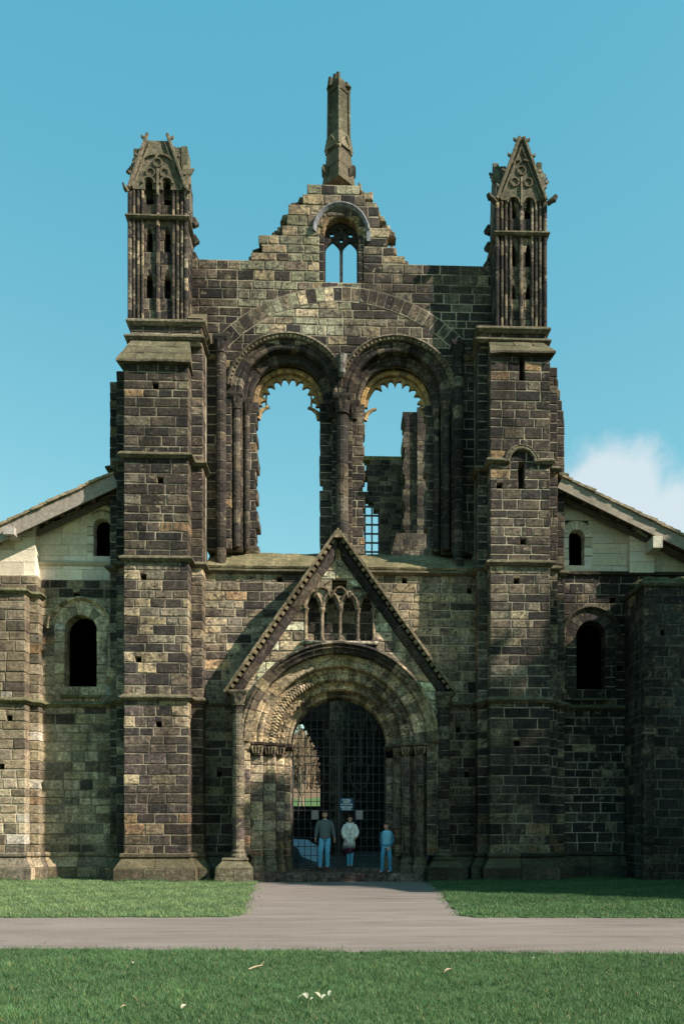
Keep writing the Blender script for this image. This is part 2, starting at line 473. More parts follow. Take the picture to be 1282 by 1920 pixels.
def sweep(plan, prof, col=(.3, .3, .3), jit=0., closed_ends=True):
    """a moulding: profile (out, z) carried along a plan polyline whose outside lies on its right hand, corners mitred; cut into ~0.8 m lengths"""
    pts = [Vector((p[0], p[1])) for p in plan]; n = len(pts); offs = []
    for i in range(n):
        dirs = []
        if i > 0: dirs.append((pts[i] - pts[i - 1]).normalized())
        if i < n - 1: dirs.append((pts[i + 1] - pts[i]).normalized())
        ns = [Vector((d.y, -d.x)) for d in dirs]
        if len(ns) == 1: offs.append(ns[0])
        else:
            s = ns[0] + ns[1]; offs.append(s / max(.25, s.dot(ns[0])) if s.length > 1e-5 else ns[0])
    mb = MB(); P = len(prof)
    stations = []
    for i in range(n - 1):
        L = (pts[i + 1] - pts[i]).length; k = max(1, int(L / .8))
        for j in range(k): stations.append((pts[i].lerp(pts[i + 1], j / k), offs[i].lerp(offs[i + 1], j / k) if k == 1 or j == 0 else None, i))
    stations.append((pts[-1], offs[-1], n - 2))
    v = []
    for p, o, i in stations:
        if o is None:
            d = (pts[i + 1] - pts[i]).normalized(); o = Vector((d.y, -d.x))
        jo = rnd(-jit, jit); jz = rnd(-jit, jit) * .6
        for out, z in prof:
            q = p + o * (out + (jo if out > .01 else 0)); v.append((q.x, q.y, z + jz))
    f = [(i * P + j, i * P + (j + 1) % P, (i + 1) * P + (j + 1) % P, (i + 1) * P + j) for i in range(len(stations) - 1) for j in range(P)]
    f += [tuple(range(P - 1, -1, -1)), tuple(range((len(stations) - 1) * P, len(stations) * P))]
    mb.add(v, f, [vary(col, .12) for _ in v])
    return mb
def sweep_blocks(T, key, plan, prof, pal, L0=.95, m=None, kind='plinth_stone'):
    """the same, cut into separate plinth stones"""
    pts = [Vector((p[0], p[1])) for p in plan]; n = len(pts); offs = []
    for i in range(n):
        dirs = []
        if i > 0: dirs.append((pts[i] - pts[i - 1]).normalized())
        if i < n - 1: dirs.append((pts[i + 1] - pts[i]).normalized())
        ns = [Vector((d.y, -d.x)) for d in dirs]
        if len(ns) == 1: offs.append(ns[0])
        else:
            s = ns[0] + ns[1]; offs.append(s / max(.25, s.dot(ns[0])))
    P = len(prof)
    for i in range(n - 1):
        d = (pts[i + 1] - pts[i]); L = d.length; k = max(1, round(L / L0)); nn = Vector((d.y, -d.x)).normalized(); dn = d.normalized()
        for j in range(k):
            v = []
            for e, t in ((0, j / k), (1, (j + 1) / k)):
                p = pts[i].lerp(pts[i + 1], t)
                o = offs[i] if t == 0 else offs[i + 1] if t == 1 else nn
                g = (.008 if e == 0 else -.008)
                jo = rnd(-.012, .012)
                for out, z in prof:
                    q = p + o * (out + jo * (out > .01)) + dn * g; v.append((q.x, q.y, z))
            f = [(a, (a + 1) % P, (a + 1) % P + P, a + P) for a in range(P)] + [tuple(range(P - 1, -1, -1)), tuple(range(P, 2 * P))]
            c = vary(pal(v[0][0], v[0][2]), .2)
            sc = visible_score([v[0], v[P - 1], v[P], v[2 * P - 1]])
            T.stones.append((v, f, [vary(c, .1) for _ in v], sc + 1 if sc else 0, kind, key, m or MOSSY))
def shaft(T, key, x, y, z0, z1, r, pal, dz=.33, n=12, kind='drum', cap=True, m=None):
    """a column built of drums on a thin mortar core"""
    T.core(key).lathe(x, y, [(r * .93, z0), (r * .93, z1)], n)
    for a, b in zip(*(lambda e: (e[:-1], e[1:]))(courses(z0, z1, dz, .2))):
        mb = MB(); c = vary(pal(x, (a + b) / 2), .2); rr = r * rnd(.97, 1.02)
        mb.lathe(x, y, [(rr * .96, a + .006), (rr, a + .02), (rr, b - .02), (rr * .96, b - .006)], n)
        q = project((x, y, (a + b) / 2))
        T.stones.append((mb.v, mb.f, [vary(c, .1) for _ in mb.v], (b - a) * r * 3000 if 0 < q[0] < 1282 else 0, kind, key, m or STONE))
def capital(T, x, y, z0, z1, r, w, col, name='capital'):
    """a scalloped Norman capital with its square abacus"""
    mb = MB(); h = z1 - z0; v, f = [], []
    N = 16; rows = 5
    for i in range(rows):
        t = i / (rows - 1); z = z0 + h * .7 * t
        for k in range(N):
            a = 2 * math.pi * k / N; ca, sa = math.cos(a), math.sin(a)
            sq = w / max(abs(ca), abs(sa)); rr = r * (1 - t) + min(sq, w * 1.25) * t
            rr *= 1 + (.07 * (1 if k % 2 else -1)) * t * (1 - t) * 3
            v.append((x + rr * ca, y + rr * sa, z))
    f = [(i * N + k, i * N + (k + 1) % N, (i + 1) * N + (k + 1) % N, (i + 1) * N + k) for i in range(rows - 1) for k in range(N)]
    f += [tuple(range(N - 1, -1, -1)), tuple(range((rows - 1) * N, rows * N))]
    mb.add(v, f, [vary(col, .2) for _ in v])
    mb.lathe(x, y, [(r * 1.0, z0 - .05), (r * 1.22, z0 - .03), (r * 1.22, z0), (r, z0 + .01)], 12, col)
    a = w * 1.12
    mb.add([(x - w, y - w, z1 - h * .3), (x + w, y - w, z1 - h * .3), (x + w, y + w, z1 - h * .3), (x - w, y + w, z1 - h * .3),
            (x - a, y - a, z1 - h * .14), (x + a, y - a, z1 - h * .14), (x + a, y + a, z1 - h * .14), (x - a, y + a, z1 - h * .14),
            (x - a, y - a, z1), (x + a, y - a, z1), (x + a, y + a, z1), (x - a, y + a, z1)],
           [(0, 1, 5, 4), (1, 2, 6, 5), (2, 3, 7, 6), (3, 0, 4, 7), (4, 5, 9, 8), (5, 6, 10, 9), (6, 7, 11, 10), (7, 4, 8, 11), (8, 9, 10, 11), (3, 2, 1, 0)], vary(col, .2))
    return T.put(mb, name, STONE)
# ------------------------------------------------------------------ the ruined west front
YB, YS, Y0, YW, YA = -1.1, -.55, 0., .35, .4
A = Thing('abbey_front', 'tall roofless sandstone abbey front with two turrets, twin arched windows and a gabled doorway', 'abbey ruin', (0, 0, 0))
S1, S2, S3 = gz(1310, YB), (gz(1046, YB, 290) + gz(1057, YB, 975)) / 2, (gz(850, YB, 290) + gz(868, YB, 975)) / 2
ZP = gz(1603, YB)                                   # top of the plinth
SILL = gz(1031, YW, 640)
def lit(c, k): k = 1 + (k - 1) * 1.75; return tuple(min(.5, q * k) for q in c)          # paler stone: brighter light on these parts put into the colour
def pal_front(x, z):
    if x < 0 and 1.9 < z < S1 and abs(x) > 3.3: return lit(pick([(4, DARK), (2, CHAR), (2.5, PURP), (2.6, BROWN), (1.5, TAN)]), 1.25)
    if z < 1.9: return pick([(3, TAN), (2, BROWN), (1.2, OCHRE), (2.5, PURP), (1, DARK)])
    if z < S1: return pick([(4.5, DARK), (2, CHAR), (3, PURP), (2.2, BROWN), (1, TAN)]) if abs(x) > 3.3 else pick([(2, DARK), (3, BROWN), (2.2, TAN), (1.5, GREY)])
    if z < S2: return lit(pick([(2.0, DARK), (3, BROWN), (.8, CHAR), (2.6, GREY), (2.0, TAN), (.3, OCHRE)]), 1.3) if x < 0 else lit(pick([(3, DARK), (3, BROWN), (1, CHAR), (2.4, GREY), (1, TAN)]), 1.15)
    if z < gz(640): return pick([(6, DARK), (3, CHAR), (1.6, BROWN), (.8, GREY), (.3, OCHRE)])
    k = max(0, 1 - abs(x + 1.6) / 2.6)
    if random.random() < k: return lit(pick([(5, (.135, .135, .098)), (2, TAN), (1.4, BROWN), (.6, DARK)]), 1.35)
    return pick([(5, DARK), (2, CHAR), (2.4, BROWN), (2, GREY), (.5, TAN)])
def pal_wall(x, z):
    return lit(pick([(4, TAN), (3, BROWN), (1.6, DARK), (2.6, GREY), (.5, OCHRE), (.4, CHAR)]), 1.4 if x < 1 else 1.1) if z > S1 else pick([(2.5, DARK), (2.5, BROWN), (2.4, GREY), (1.6, TAN), (2, PURP)])  # left side paler, its stronger light put into the stone colour
def pal_turret(x, z): return pick([(4.5, DARK), (3, CHAR), (2, BROWN), (1.8, GREY), (.7, TAN)])

# clasping buttresses: (left part, main part, inner strip)
lm0, lm1, lr1 = gx(232, YB), gx(353, YB), gx(380, YS)
la0, lb0 = gx(218, YS), gx(206, -.1)
rm0, rm1, rl0 = gx(919, YB), gx(1031, YB), gx(896, YS)
ra1, rb1 = gx(1045, YS), gx(1058, -.1)
zcapL, zcapR = gz(678, YB, 290), gz(662, YB, 975)
zcorL, zcorR = gz(640, -.6, 310), gz(645, -.6, 975)
cLow, cMid, cUp = courses(ZP, S1), courses(S1, S2), courses(S2, S3)
slit = lambda px, p0, p1, w=8: box_hole(gx(px - w, YB), gx(px + w, YB), gz(p1, YB, px), gz(p0, YB, px))
putsL = [putlog(gx(px, YB), gz(py, YB, px)) for px, py in ((291, 726), (268, 1073), (259, 1226), (297, 1345), (300, 900))]
putsR = [putlog(gx(px, YB), gz(py, YB, px)) for px, py in ((936, 898), (980, 1008), (968, 1085), (969, 1385))]
for cs in (cLow, cMid, cUp):
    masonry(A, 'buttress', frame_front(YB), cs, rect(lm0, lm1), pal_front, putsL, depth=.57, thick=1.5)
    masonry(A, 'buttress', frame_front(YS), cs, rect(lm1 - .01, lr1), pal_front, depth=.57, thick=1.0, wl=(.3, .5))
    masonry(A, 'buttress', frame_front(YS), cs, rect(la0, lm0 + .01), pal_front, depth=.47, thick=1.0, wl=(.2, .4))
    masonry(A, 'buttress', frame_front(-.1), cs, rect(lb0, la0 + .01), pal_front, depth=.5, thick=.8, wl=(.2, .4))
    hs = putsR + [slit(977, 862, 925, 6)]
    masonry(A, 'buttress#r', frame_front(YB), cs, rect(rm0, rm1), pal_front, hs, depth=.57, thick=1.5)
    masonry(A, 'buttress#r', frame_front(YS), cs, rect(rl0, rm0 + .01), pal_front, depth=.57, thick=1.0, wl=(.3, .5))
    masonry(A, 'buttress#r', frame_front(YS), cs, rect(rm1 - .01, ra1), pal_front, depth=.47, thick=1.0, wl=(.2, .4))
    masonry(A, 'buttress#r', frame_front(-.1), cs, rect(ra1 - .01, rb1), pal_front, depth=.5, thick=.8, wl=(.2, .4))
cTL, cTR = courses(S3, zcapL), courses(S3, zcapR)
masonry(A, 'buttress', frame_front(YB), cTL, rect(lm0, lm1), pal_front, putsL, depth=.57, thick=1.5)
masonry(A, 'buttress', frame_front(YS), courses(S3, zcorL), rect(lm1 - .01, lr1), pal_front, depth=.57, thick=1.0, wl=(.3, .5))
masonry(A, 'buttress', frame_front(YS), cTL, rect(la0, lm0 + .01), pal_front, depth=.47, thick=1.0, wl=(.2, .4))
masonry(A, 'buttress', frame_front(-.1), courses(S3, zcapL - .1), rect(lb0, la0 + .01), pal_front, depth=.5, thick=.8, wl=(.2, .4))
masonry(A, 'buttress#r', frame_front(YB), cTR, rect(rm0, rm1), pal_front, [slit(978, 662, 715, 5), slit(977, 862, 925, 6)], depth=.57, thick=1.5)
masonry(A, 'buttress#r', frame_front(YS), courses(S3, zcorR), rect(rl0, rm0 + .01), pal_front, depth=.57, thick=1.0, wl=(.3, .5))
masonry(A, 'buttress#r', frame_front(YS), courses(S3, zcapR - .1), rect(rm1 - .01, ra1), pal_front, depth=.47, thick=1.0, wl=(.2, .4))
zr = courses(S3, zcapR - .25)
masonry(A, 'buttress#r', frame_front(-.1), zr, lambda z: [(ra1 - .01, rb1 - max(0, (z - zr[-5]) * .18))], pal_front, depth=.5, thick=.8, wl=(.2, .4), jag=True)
# the small slit window hood on the right buttress
hx, hz = gx(977, YB), gz(868, YB, 977)
arch(A, 'buttress#r', hx, hz, [(r, y) for r, y in roll(.36, .52, YB - .12, YB + .2, .05)], 7, lambda x, z: GREY, m=MOSSY)
# sloping weathered caps
def cap(key, x0, x1, ztop, zbot, yf, yb, inset0, inset1, rows=3):
    for i in range(rows):
        t0, t1 = i / rows, (i + 1) / rows
        za, zb = zbot + (ztop - zbot) * t0, zbot + (ztop - zbot) * t1
        ya, yb_ = yf + (yb - yf) * t0, yf + (yb - yf) * t1
        xa, xb = x0 + inset0 * t0, x1 - inset1 * t0
        xs = [xa]
        while xs[-1] + 1.0 < xb: xs.append(xs[-1] + rnd(.45, .8))
        xs.append(xb)
        for l, r in zip(xs[:-1], xs[1:]):
            o = rnd(-.03, .03); g = .006; dz = rnd(-.02, .02)
            il = inset0 / rows if l == xa else 0; ir = inset1 / rows if r == xb else 0
            v = [(l + g, ya + o, za + dz), (r - g, ya - o, za), (r - g - ir, yb_ + .03, zb + .02), (l + g + il, yb_ + .03, zb + .02),
                 (l + g, ya + o, za - .065 + dz), (r - g, ya - o, za - .065), (r - g - ir, yb_ + .6, za - .1), (l + g + il, yb_ + .6, za - .1)]
            A.stones.append((v, [(0, 1, 2, 3), (4, 5, 1, 0), (5, 6, 2, 1), (7, 4, 0, 3), (7, 6, 5, 4), (3, 2, 6, 7)], [vary(pick([(3, GREY), (2, BROWN), (1, DARK)]), .15) for _ in v], 900, 'stone', key, MOSSY))
cap('buttress', lm0 - .2, lm1 + .1, gz(637, -.7, 290), zcapL, YB - .16, -.72, .35, .12)
cap('buttress#r', rm0 - .03, rm1 + .14, gz(640, -.7, 975), zcapR, YB - .16, -.72, .05, .3, 2)
# the block carrying each turret, with its two cornices
tl0, tl1 = gx(241, -.65), gx(380, -.5)
tr0, tr1 = gx(897, -.5), gx(1026, -.65)
zt0L, zt0R = gz(606, -.65, 300), gz(620, -.65, 970)
masonry(A, 'buttress', frame_front(-.68), courses(gz(645, -.68, 300), zt0L), rect(tl0 + .06, tl1), pal_turret, depth=.5, thick=1.6)
masonry(A, 'buttress#r', frame_front(-.68), courses(gz(652, -.68, 970), zt0R), rect(tr0, tr1 - .06), pal_turret, depth=.5, thick=1.6)
def string(plan, z, h=.16, out=.12, col=GREY, name='string_course', m=None, jit=.012):
    prof = [(-.05, z - h * .6), (out * .35, z - h * .55), (out * .75, z - h * .25), (out, z - .02), (out * .97, z + h * .12), (out * .3, z + h * .5), (-.05, z + h * .62)]
    return A.put(sweep(plan, prof, col, jit), name, m or MOSSY)
string([(tl0 + .06, .5), (tl0 + .06, -.68), (tl1, -.68), (tl1, .3)], zt0L, .20, .13)
string([(tr0, .3), (tr0, -.68), (tr1 - .06, -.68), (tr1 - .06, .5)], zt0R, .20, .13)
string([(tl0, .5), (tl0, -.7), (lr1 - .02, -.7), (lr1 - .02, .33), (gx(424, .3), .33)], gz(634, -.65, 300), .16, .12)
string([(gx(852, .3), .33), (rl0 + .02, .33), (rl0 + .02, -.7), (tr1 - .02, -.7), (tr1 - .02, .5)], gz(641, -.65, 970), .16, .12)
# main strings and plinth
pxL, pxR = gx(437, -1.0), gx(842, -1.0)
planL = [(lb0, .45), (lb0, -.1), (la0, -.1), (la0, YS), (lm0, YS), (lm0, YB), (lm1, YB), (lm1, YS), (lr1, YS), (lr1, 0)]
planR = [(rl0, 0), (rl0, YS), (rm0, YS), (rm0, YB), (rm1, YB), (rm1, YS), (ra1, YS), (ra1, -.1), (rb1, -.1), (rb1, .45)]
for zz, pl in ((S1, planL + [(pxL + .1, 0)]), (S2, planL), (S3, planL[:-1] + [(lr1, YW)]), (S1, [(pxR - .1, 0)] + planR), (S2, planR)):
    string(pl, zz, .17, .13)
sx = rm0 + (hx - rm0)
string([(rl0, YW), (rl0, YS), (rm0, YS), (rm0, YB), (hx - .36, YB)], S3, .17, .13)
string([(hx + .36, YB), (rm1, YB), (rm1, YS), (ra1, YS), (ra1, -.1), (rb1, -.1), (rb1, .45)], S3, .17, .13)
PROF = [(-.3, ZP + .05), (.05, ZP + .05), (.10, ZP + .02), (.10, ZP - .06), (.05, ZP - .1), (.24, ZP - .42), (.24, -.1), (-.3, -.1)]
PROFT = PROF[:5] + [(.23, ZP - .40), (-.3, ZP - .40)]
PROFB = [(-.3, ZP - .412), (.235, ZP - .412), (.25, ZP - .43), (.25, -.15), (-.3, -.15)]
def pal_plinth(x, z): return pick([(3, GREY), (2, TAN), (2, BROWN)]) if x < 4.2 else pick([(2, DARK), (2, BROWN), (1, CHAR)])
for pl in (planL + [(pxL + .1, 0)], [(pxR - .1, 0)] + planR):
    sweep_blocks(A, 'plinth', pl, PROFT, pal_plinth, .9)
    sweep_blocks(A, 'plinth', pl, PROFB, pal_plinth, .75)

# the wall between the buttresses
xcP = gx(635, -1.)
porch_hole = lambda z: (xcP - 2.95, xcP + 2.95) if z < 4.3 else ((xcP - math.sqrt(max(0, 2.9 ** 2 - (z - 4.2) ** 2)), xcP + math.sqrt(max(0, 2.9 ** 2 - (z - 4.2) ** 2))) if z < 7 else None)
putsC = [putlog(gx(px, 0), gz(py, 0, px), .075) for px, py in ((524, 1083), (758, 1087), (880, 1098), (411, 1440), (858, 1356), (875, 1443))]
for cs in (cLow, cMid):
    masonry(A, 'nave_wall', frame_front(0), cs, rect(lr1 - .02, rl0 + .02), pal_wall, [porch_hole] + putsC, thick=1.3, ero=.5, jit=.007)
# upper wall, its two great windows and the broken gable
xL, xR = gx(540.5, .9), gx(741.5, .9)
zsW = gz(741, YW, 640)
RW = 1.75
prof_left = [(20.3, 357), (gz(482, YW, 469), 469), (gz(463, YW, 485), 485), (gz(441, YW, 508), 508), (gz(429, YW, 527), 527), (gz(417, YW, 534), 534), (gz(389, YW, 546), 546), (gz(373, YW, 561), 561), (gz(360, YW, 580), 580), (gz(350, YW, 600), 600)]
prof_right = [(gz(343, YW, 666), 668), (gz(357, YW, 680), 682), (gz(372, YW, 690), 690), (gz(389, YW, 704), 704), (gz(405, YW, 715), 712), (gz(425, YW, 732), 730), (gz(458, YW, 737), 738), (gz(474, YW, 755), 754), (gz(500, YW, 762), 762)]
zflatL, zflatR = gz(486, YW, 420), gz(503, YW, 840)
xTL, xTR = gx(352, YW), gx(925, YW)
def top_outline(z):
    if z < zflatL - .28: return [(lr1 - .05, rl0 + .05) if z < zcorL else (xTL, xTR)]
    l = xTL if z < zflatL else None
    if l is None:
        for zz, px in prof_left:
            if z > zz - .05 or l is None: l = gx(px, YW)
    r = None
    for zz, px in sorted(prof_right):
        if z < zz: r = gx(px, YW); break
    if z < zflatR + .12: r = xTR
    if r is None: r = gx(668, YW)
    q = z * 37.7; return [(l + .11 * math.sin(q * 1.7), r + .11 * math.sin(q * 2.3 + 1))]
xg, zgs = gx(639.5, .6), gz(447, .6, 640)
wt = gz(530, .5, 640)
gw = arch_hole(xg, zgs, .70, wt)
zr0 = max(zflatR, 0)
cA = courses(SILL - .02, zcorL, .30); cB = courses(zcorL, zflatL - .3, .29); cC = [zflatL - .3, zflatL]; cD = courses(zflatL, gz(346, YW, 640), .30)
winh = [lambda z, x=x: (arch_hole(x, zsW, RW, 0)(z)) for x in (xL, xR)]
for cs, jg in ((cA, False), (cB, False), (cC, True), (cD, True)):
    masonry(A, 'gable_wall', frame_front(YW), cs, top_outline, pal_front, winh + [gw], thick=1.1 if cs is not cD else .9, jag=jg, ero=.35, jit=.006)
# wide relieving arch over both windows
xa = (xL + xR) / 2
za_ = gz(860, YW, 640); Ro = gz(538, YW, 640) - za_
a_h = math.asin(min(1, (gx(868, YW) - xa) / (Ro - .1)))
arch(A, 'gable_wall', xa, za_, square(Ro - .44, Ro, YW - .012, YW + .12), 30, pal_front, math.pi / 2 - a_h, math.pi / 2 + a_h, gap=.03, k=2)
ring_core(A, 'gable_wall', xa, za_, Ro - .46, Ro + .018, YW - .004, YW + .1, math.pi / 2 - a_h, math.pi / 2 + a_h, 30)
# loose, broken stones along the ruined slopes
for zz, px in prof_left[1:] + prof_right:
    for _ in range(5):
        x = gx(px + rnd(-12, 12), YW); w = rnd(.08, .24); z = zz - .18 + rnd(-.1, .05)
        fr = frame_front(YW + rnd(.1, .5))
        v, f, c = block(fr, [(x - w, z), (x + w * rnd(.6, 1), z), (x + w * rnd(.5, .9), z + rnd(.15, .3)), (x - w * rnd(.5, 1), z + rnd(.15, .3))], .4, vary(pick([(3, GREY), (2, TAN), (2, DARK)])), .03)
        A.stones.append((v, f, c, 500, 'stone', 'gable_wall', MOSSY))
# windows
def pal_arch(x, z): return pick([(5, DARK), (3, CHAR), (2, BROWN), (1, GREY)])
def pal_gold(x, z): return pick([(3, (.40, .27, .12)), (2, (.36, .25, .13)), (1, (.26, .18, .10))])
xm = (xL + xR) / 2
for i, xc in enumerate((xL, xR)):
    key = 'window' + '#r' * i
    amin = math.acos(min(1, (xm - xc) / 1.86)) if i == 0 else .12
    amax = math.pi - (math.acos(min(1, (xc - xm) / 1.86)) if i else .12)
    # billet hood
    mb = MB(); hp = [(1.92, YW + .1), (1.92, YW - .13), (1.86, YW - .16), (1.82, YW - .10), (1.75, YW - .06), (1.75, YW + .1)]
    v, f = wedge(xc, zsW, amin, amax, hp, 36); mb.add(v, f, [vary(GREY, .25) for _ in v])
    nb = 34
    for j in range(nb):
        a = amin + (amax - amin) * (j + .5) / nb
        v, f = wedge(xc, zsW, a - .020, a + .020, [(1.83, YW - .05), (1.83, YW - .13), (1.765, YW - .11), (1.765, YW - .05)], 1); mb.add(v, f, vary(TAN, .3))
    A.put(mb, 'hood_mould', STONE)
    ring_core(A, key, xc, zsW, 1.16, 1.74, .68, 1.35)
    arch(A, key, xc, zsW, roll(1.44, 1.75, YW + .01, 1.0, .085), 19, pal_arch, k=3)
    arch(A, key, xc, zsW, roll(1.14, 1.44, .64, 1.2, .075), 17, pal_arch, k=3)
    arch(A, key, xc, zsW, square(.99, 1.14, .92, 1.42), 13, pal_gold, k=3, m=BUFF)
    # jambs below the springing
    for s in (-1, 1):
        if (s > 0) == (i == 0): continue
        x1, x2, x3 = sorted((xc + s * 1.76, xc + s * 1.44)), sorted((xc + s * 1.45, xc + s * 1.0)), None
        cs = courses(SILL, zsW, .31)
        masonry(A, key, frame_front(.62), cs, rect(*x1), pal_front, depth=.4, thick=.8, wl=(.3, .6))
        def ragged(z, a=x2[0], b=x2[1], s=s):
            k = .05 * math.sin(z * 7) + .04 * math.sin(z * 17); return [(a, b - k * (s < 0)) if s < 0 else (a + k, b)]
        masonry(A, key, frame_front(.86), cs, ragged, pal_front, depth=.55, thick=.56, wl=(.2, .45), jag=True)
        shaft(A, key, xc + s * 1.6, .49, SILL + .1, zsW - .42, .125, pal_arch, .4)
        shaft(A, key, xc + s * 1.31, .74, SILL + .1, zsW - .55, .10, pal_arch, .4)
        capital(A, xc + s * 1.6, .49, zsW - .42, zsW + .03, .125, .19, DARK)
        capital(A, xc + s * 1.30, .76, zsW - .50, zsW + .01, .10, .16, DARK)
    # what is left of the late tracery: a cusped rib under the arch
    mb = MB(); v = []; n = 96
    for k in range(n + 1):
        a = math.pi * k / n; t = (k / n * 9.5 + .25) % 1
        d = abs(t - .5) * 2
        r = .95 - .035 - .20 * d ** 2.2 - rnd(0, .02)
        if i == 1 and k > 72: r = max(r, .90)
        for y in (1.06, 1.20): v += [(xc + r * math.cos(a), y, zsW - .02 + r * math.sin(a)), (xc + 1.0 * math.cos(a), y, zsW - .02 + 1.0 * math.sin(a))]
    f = []
    for k in range(n):
        o = 4 * k; f += [(o, o + 4, o + 5, o + 1), (o + 2, o + 3, o + 7, o + 6), (o, o + 2, o + 6, o + 4), (o + 1, o + 5, o + 7, o + 3)]
    mb.add(v, f, [vary((.36, .25, .12), .15) for _ in v])
    for s in (-1, 1):      # broken stubs of the mullion heads
        if i == 1 and s > 0:
            mb.tube([(xc + .97, 1.13, zsW - .25), (xc + .80, 1.13, zsW - .02), (xc + .86, 1.13, zsW + .12)], [.08, .05, .04], 6, (.3, .21, .11)); continue
        mb.tube([(xc + s * 1.0, 1.13, zsW - .42), (xc + s * .92, 1.13, zsW - .2), (xc + s * .76, 1.13, zsW - .08), (xc + s * .62, 1.13, zsW - .04)], [.10, .08, .055, .05], 6, (.32, .23, .12))
        if i == 0: mb.tube([(xc + s * .72, 1.13, zsW - .06), (xc + s * .74, 1.13, zsW + .2), (xc + s * .70, 1.13, zsW + .5)], .035, 6, (.32, .23, .12))
    A.put(mb, 'tracery', BUFF)
# central pier
cs = courses(SILL, zsW, .31)
def pier_out(z):
    k = .05 * math.sin(z * 6.1) + .05 * math.sin(z * 13); return [(xL + 1.0 + max(0, k), xR - 1.0 - max(0, .06 * math.sin(z * 8 + 1)))]
masonry(A, 'window_pier', frame_front(.86), cs, pier_out, pal_front, depth=.55, thick=.56, wl=(.3, .5), jag=True)
masonry(A, 'window_pier', frame_front(.62), cs, rect(xm - .33, xm + .33), pal_front, depth=.3, thick=.5, wl=(.2, .4))
shaft(A, 'window_pier', xm, .45, SILL + .1, zsW - .55, .20, pal_arch, .42, 14)
capital(A, xm, .43, zsW - .55, zsW + .0, .2, .25, DARK)
capital(A, xm + .36, .70, zsW - .58, zsW - .05, .11, .16, DARK)
capital(A, xm - .36, .70, zsW - .58, zsW - .05, .11, .16, CHAR)
mb = MB(); mb.tube([(xm, .22, zsW + .50), (xm, .2, zsW + .62), (xm, .19, zsW + .74), (xm, .2, zsW + .95), (xm, .24, zsW + 1.18)], [.05, .12, .10, .14, .17], 9, (.2, .2, .19)); A.put(mb, 'label_stop', STONE)
# nook shafts that carry the relieving arch
for px, zt in ((414, gz(662, .2, 414)), (859, gz(672, .2, 859))):
    x = gx(px, .18)
    shaft(A, 'nook_shaft' + ('#r' if px > 640 else ''), x, .19, S2 + .2, zt, .165, pal_arch, .31, 12)
    capital(A, x, .19, zt, zt + .48, .15, .2, CHAR)
# mossy sill under the windows
mb = MB(); xs = np.linspace(lr1 + .02, rl0 - .02, 26); v = []
for x in xs:
    j = rnd(-.02, .02); v += [(x, -.10 + j, S2 + .06), (x, -.12 + j, S2 + .12), (x, YW + .6, SILL + .05 + rnd(-.03, .03)), (x, YW + .6, S2 - .2), (x, 0.02, S2 - .05)]
n = len(xs); f = [(i * 5 + k, i * 5 + (k + 1) % 5, (i + 1) * 5 + (k + 1) % 5, (i + 1) * 5 + k) for i in range(n - 1) for k in range(5)]
mb.add(v, f, [vary((.20, .175, .11), .3) for _ in v]); A.put(mb, 'sill', MOSSY)
string([(lr1, 0), (rl0, 0)], S2 - .02, .14, .14)

# gable window with two cusped lights
def plate(T, name, y, z0, z1, dz, outline, holes, thick, m, col, parent=None):
    mb = MB(); n = max(1, round((z1 - z0) / dz))
    for i in range(n):
        za, zb = z0 + (z1 - z0) * i / n, z0 + (z1 - z0) * (i + 1) / n
        def ints(z):
            iv = list(outline(z))
            for h in holes: iv = minus(iv, h(z))
            return [q for q in iv if q[1] - q[0] > .004]
        M, B, Tt = ints((za + zb) / 2), ints(za + 1e-4), ints(zb - 1e-4)
        if not (len(M) == len(B) == len(Tt)): B = Tt = M
        for (a, b), (c, d) in zip(B, Tt): mb.prism([(a, za), (b, za), (d, zb), (c, zb)], y, y + thick, vary(col, .05))
    return mb.build(name, m, parent or T.root)
arch(A, 'gable_wall', xg, zgs, roll(.54, .76, YW + .02, .9, .06), 11, lambda x, z: vary((.2, .15, .085)), k=3)
cs = courses(wt, zgs, .32)
for s in (-1, 1):
    masonry(A, 'gable_wall', frame_front(YW + .03), cs, rect(*sorted((xg + s * .54, xg + s * .76))), lambda x, z: CHAR, depth=.55, thick=.6, wl=(.2, .5))
mb = MB(); v, f = wedge(xg, zgs - .02, .12, math.pi - .05, [(.90, YW + .1), (.90, YW - .12), (.865, YW - .13), (.80, YW - .04), (.78, YW + .1)], 24, squash=1.06); mb.add(v, f, (.34, .36, .39))
mb.box(xg + .80, xg + .93, YW - .07, YW + .05, zgs - .26, zgs + .10, (.4, .4, .42)); A.put(mb, 'lead_flashing', LEAD)
circ = lambda x, z, r: (lambda q: (x - math.sqrt(r * r - (q - z) ** 2), x + math.sqrt(r * r - (q - z) ** 2)) if abs(q - z) < r else None)
lt = []
for s in (-1, 1):
    x = xg + s * .275
    lt += [lancet_hole(x, wt, zgs - .32, .225, zgs - .04), circ(x - .1, zgs - .27, .10), circ(x + .1, zgs - .27, .10), circ(xg + s * .30, zgs + .16, .075), circ(xg + s * .12, zgs + .30, .06)]
lt += [circ(xg, zgs - .02, .06)]
plate(A, 'gable_tracery', .66, wt, zgs + .54, .025, lambda z: [arch_hole(xg, zgs, .56, 0)(z) or (xg, xg)], lt, .12, STONE, CHAR)
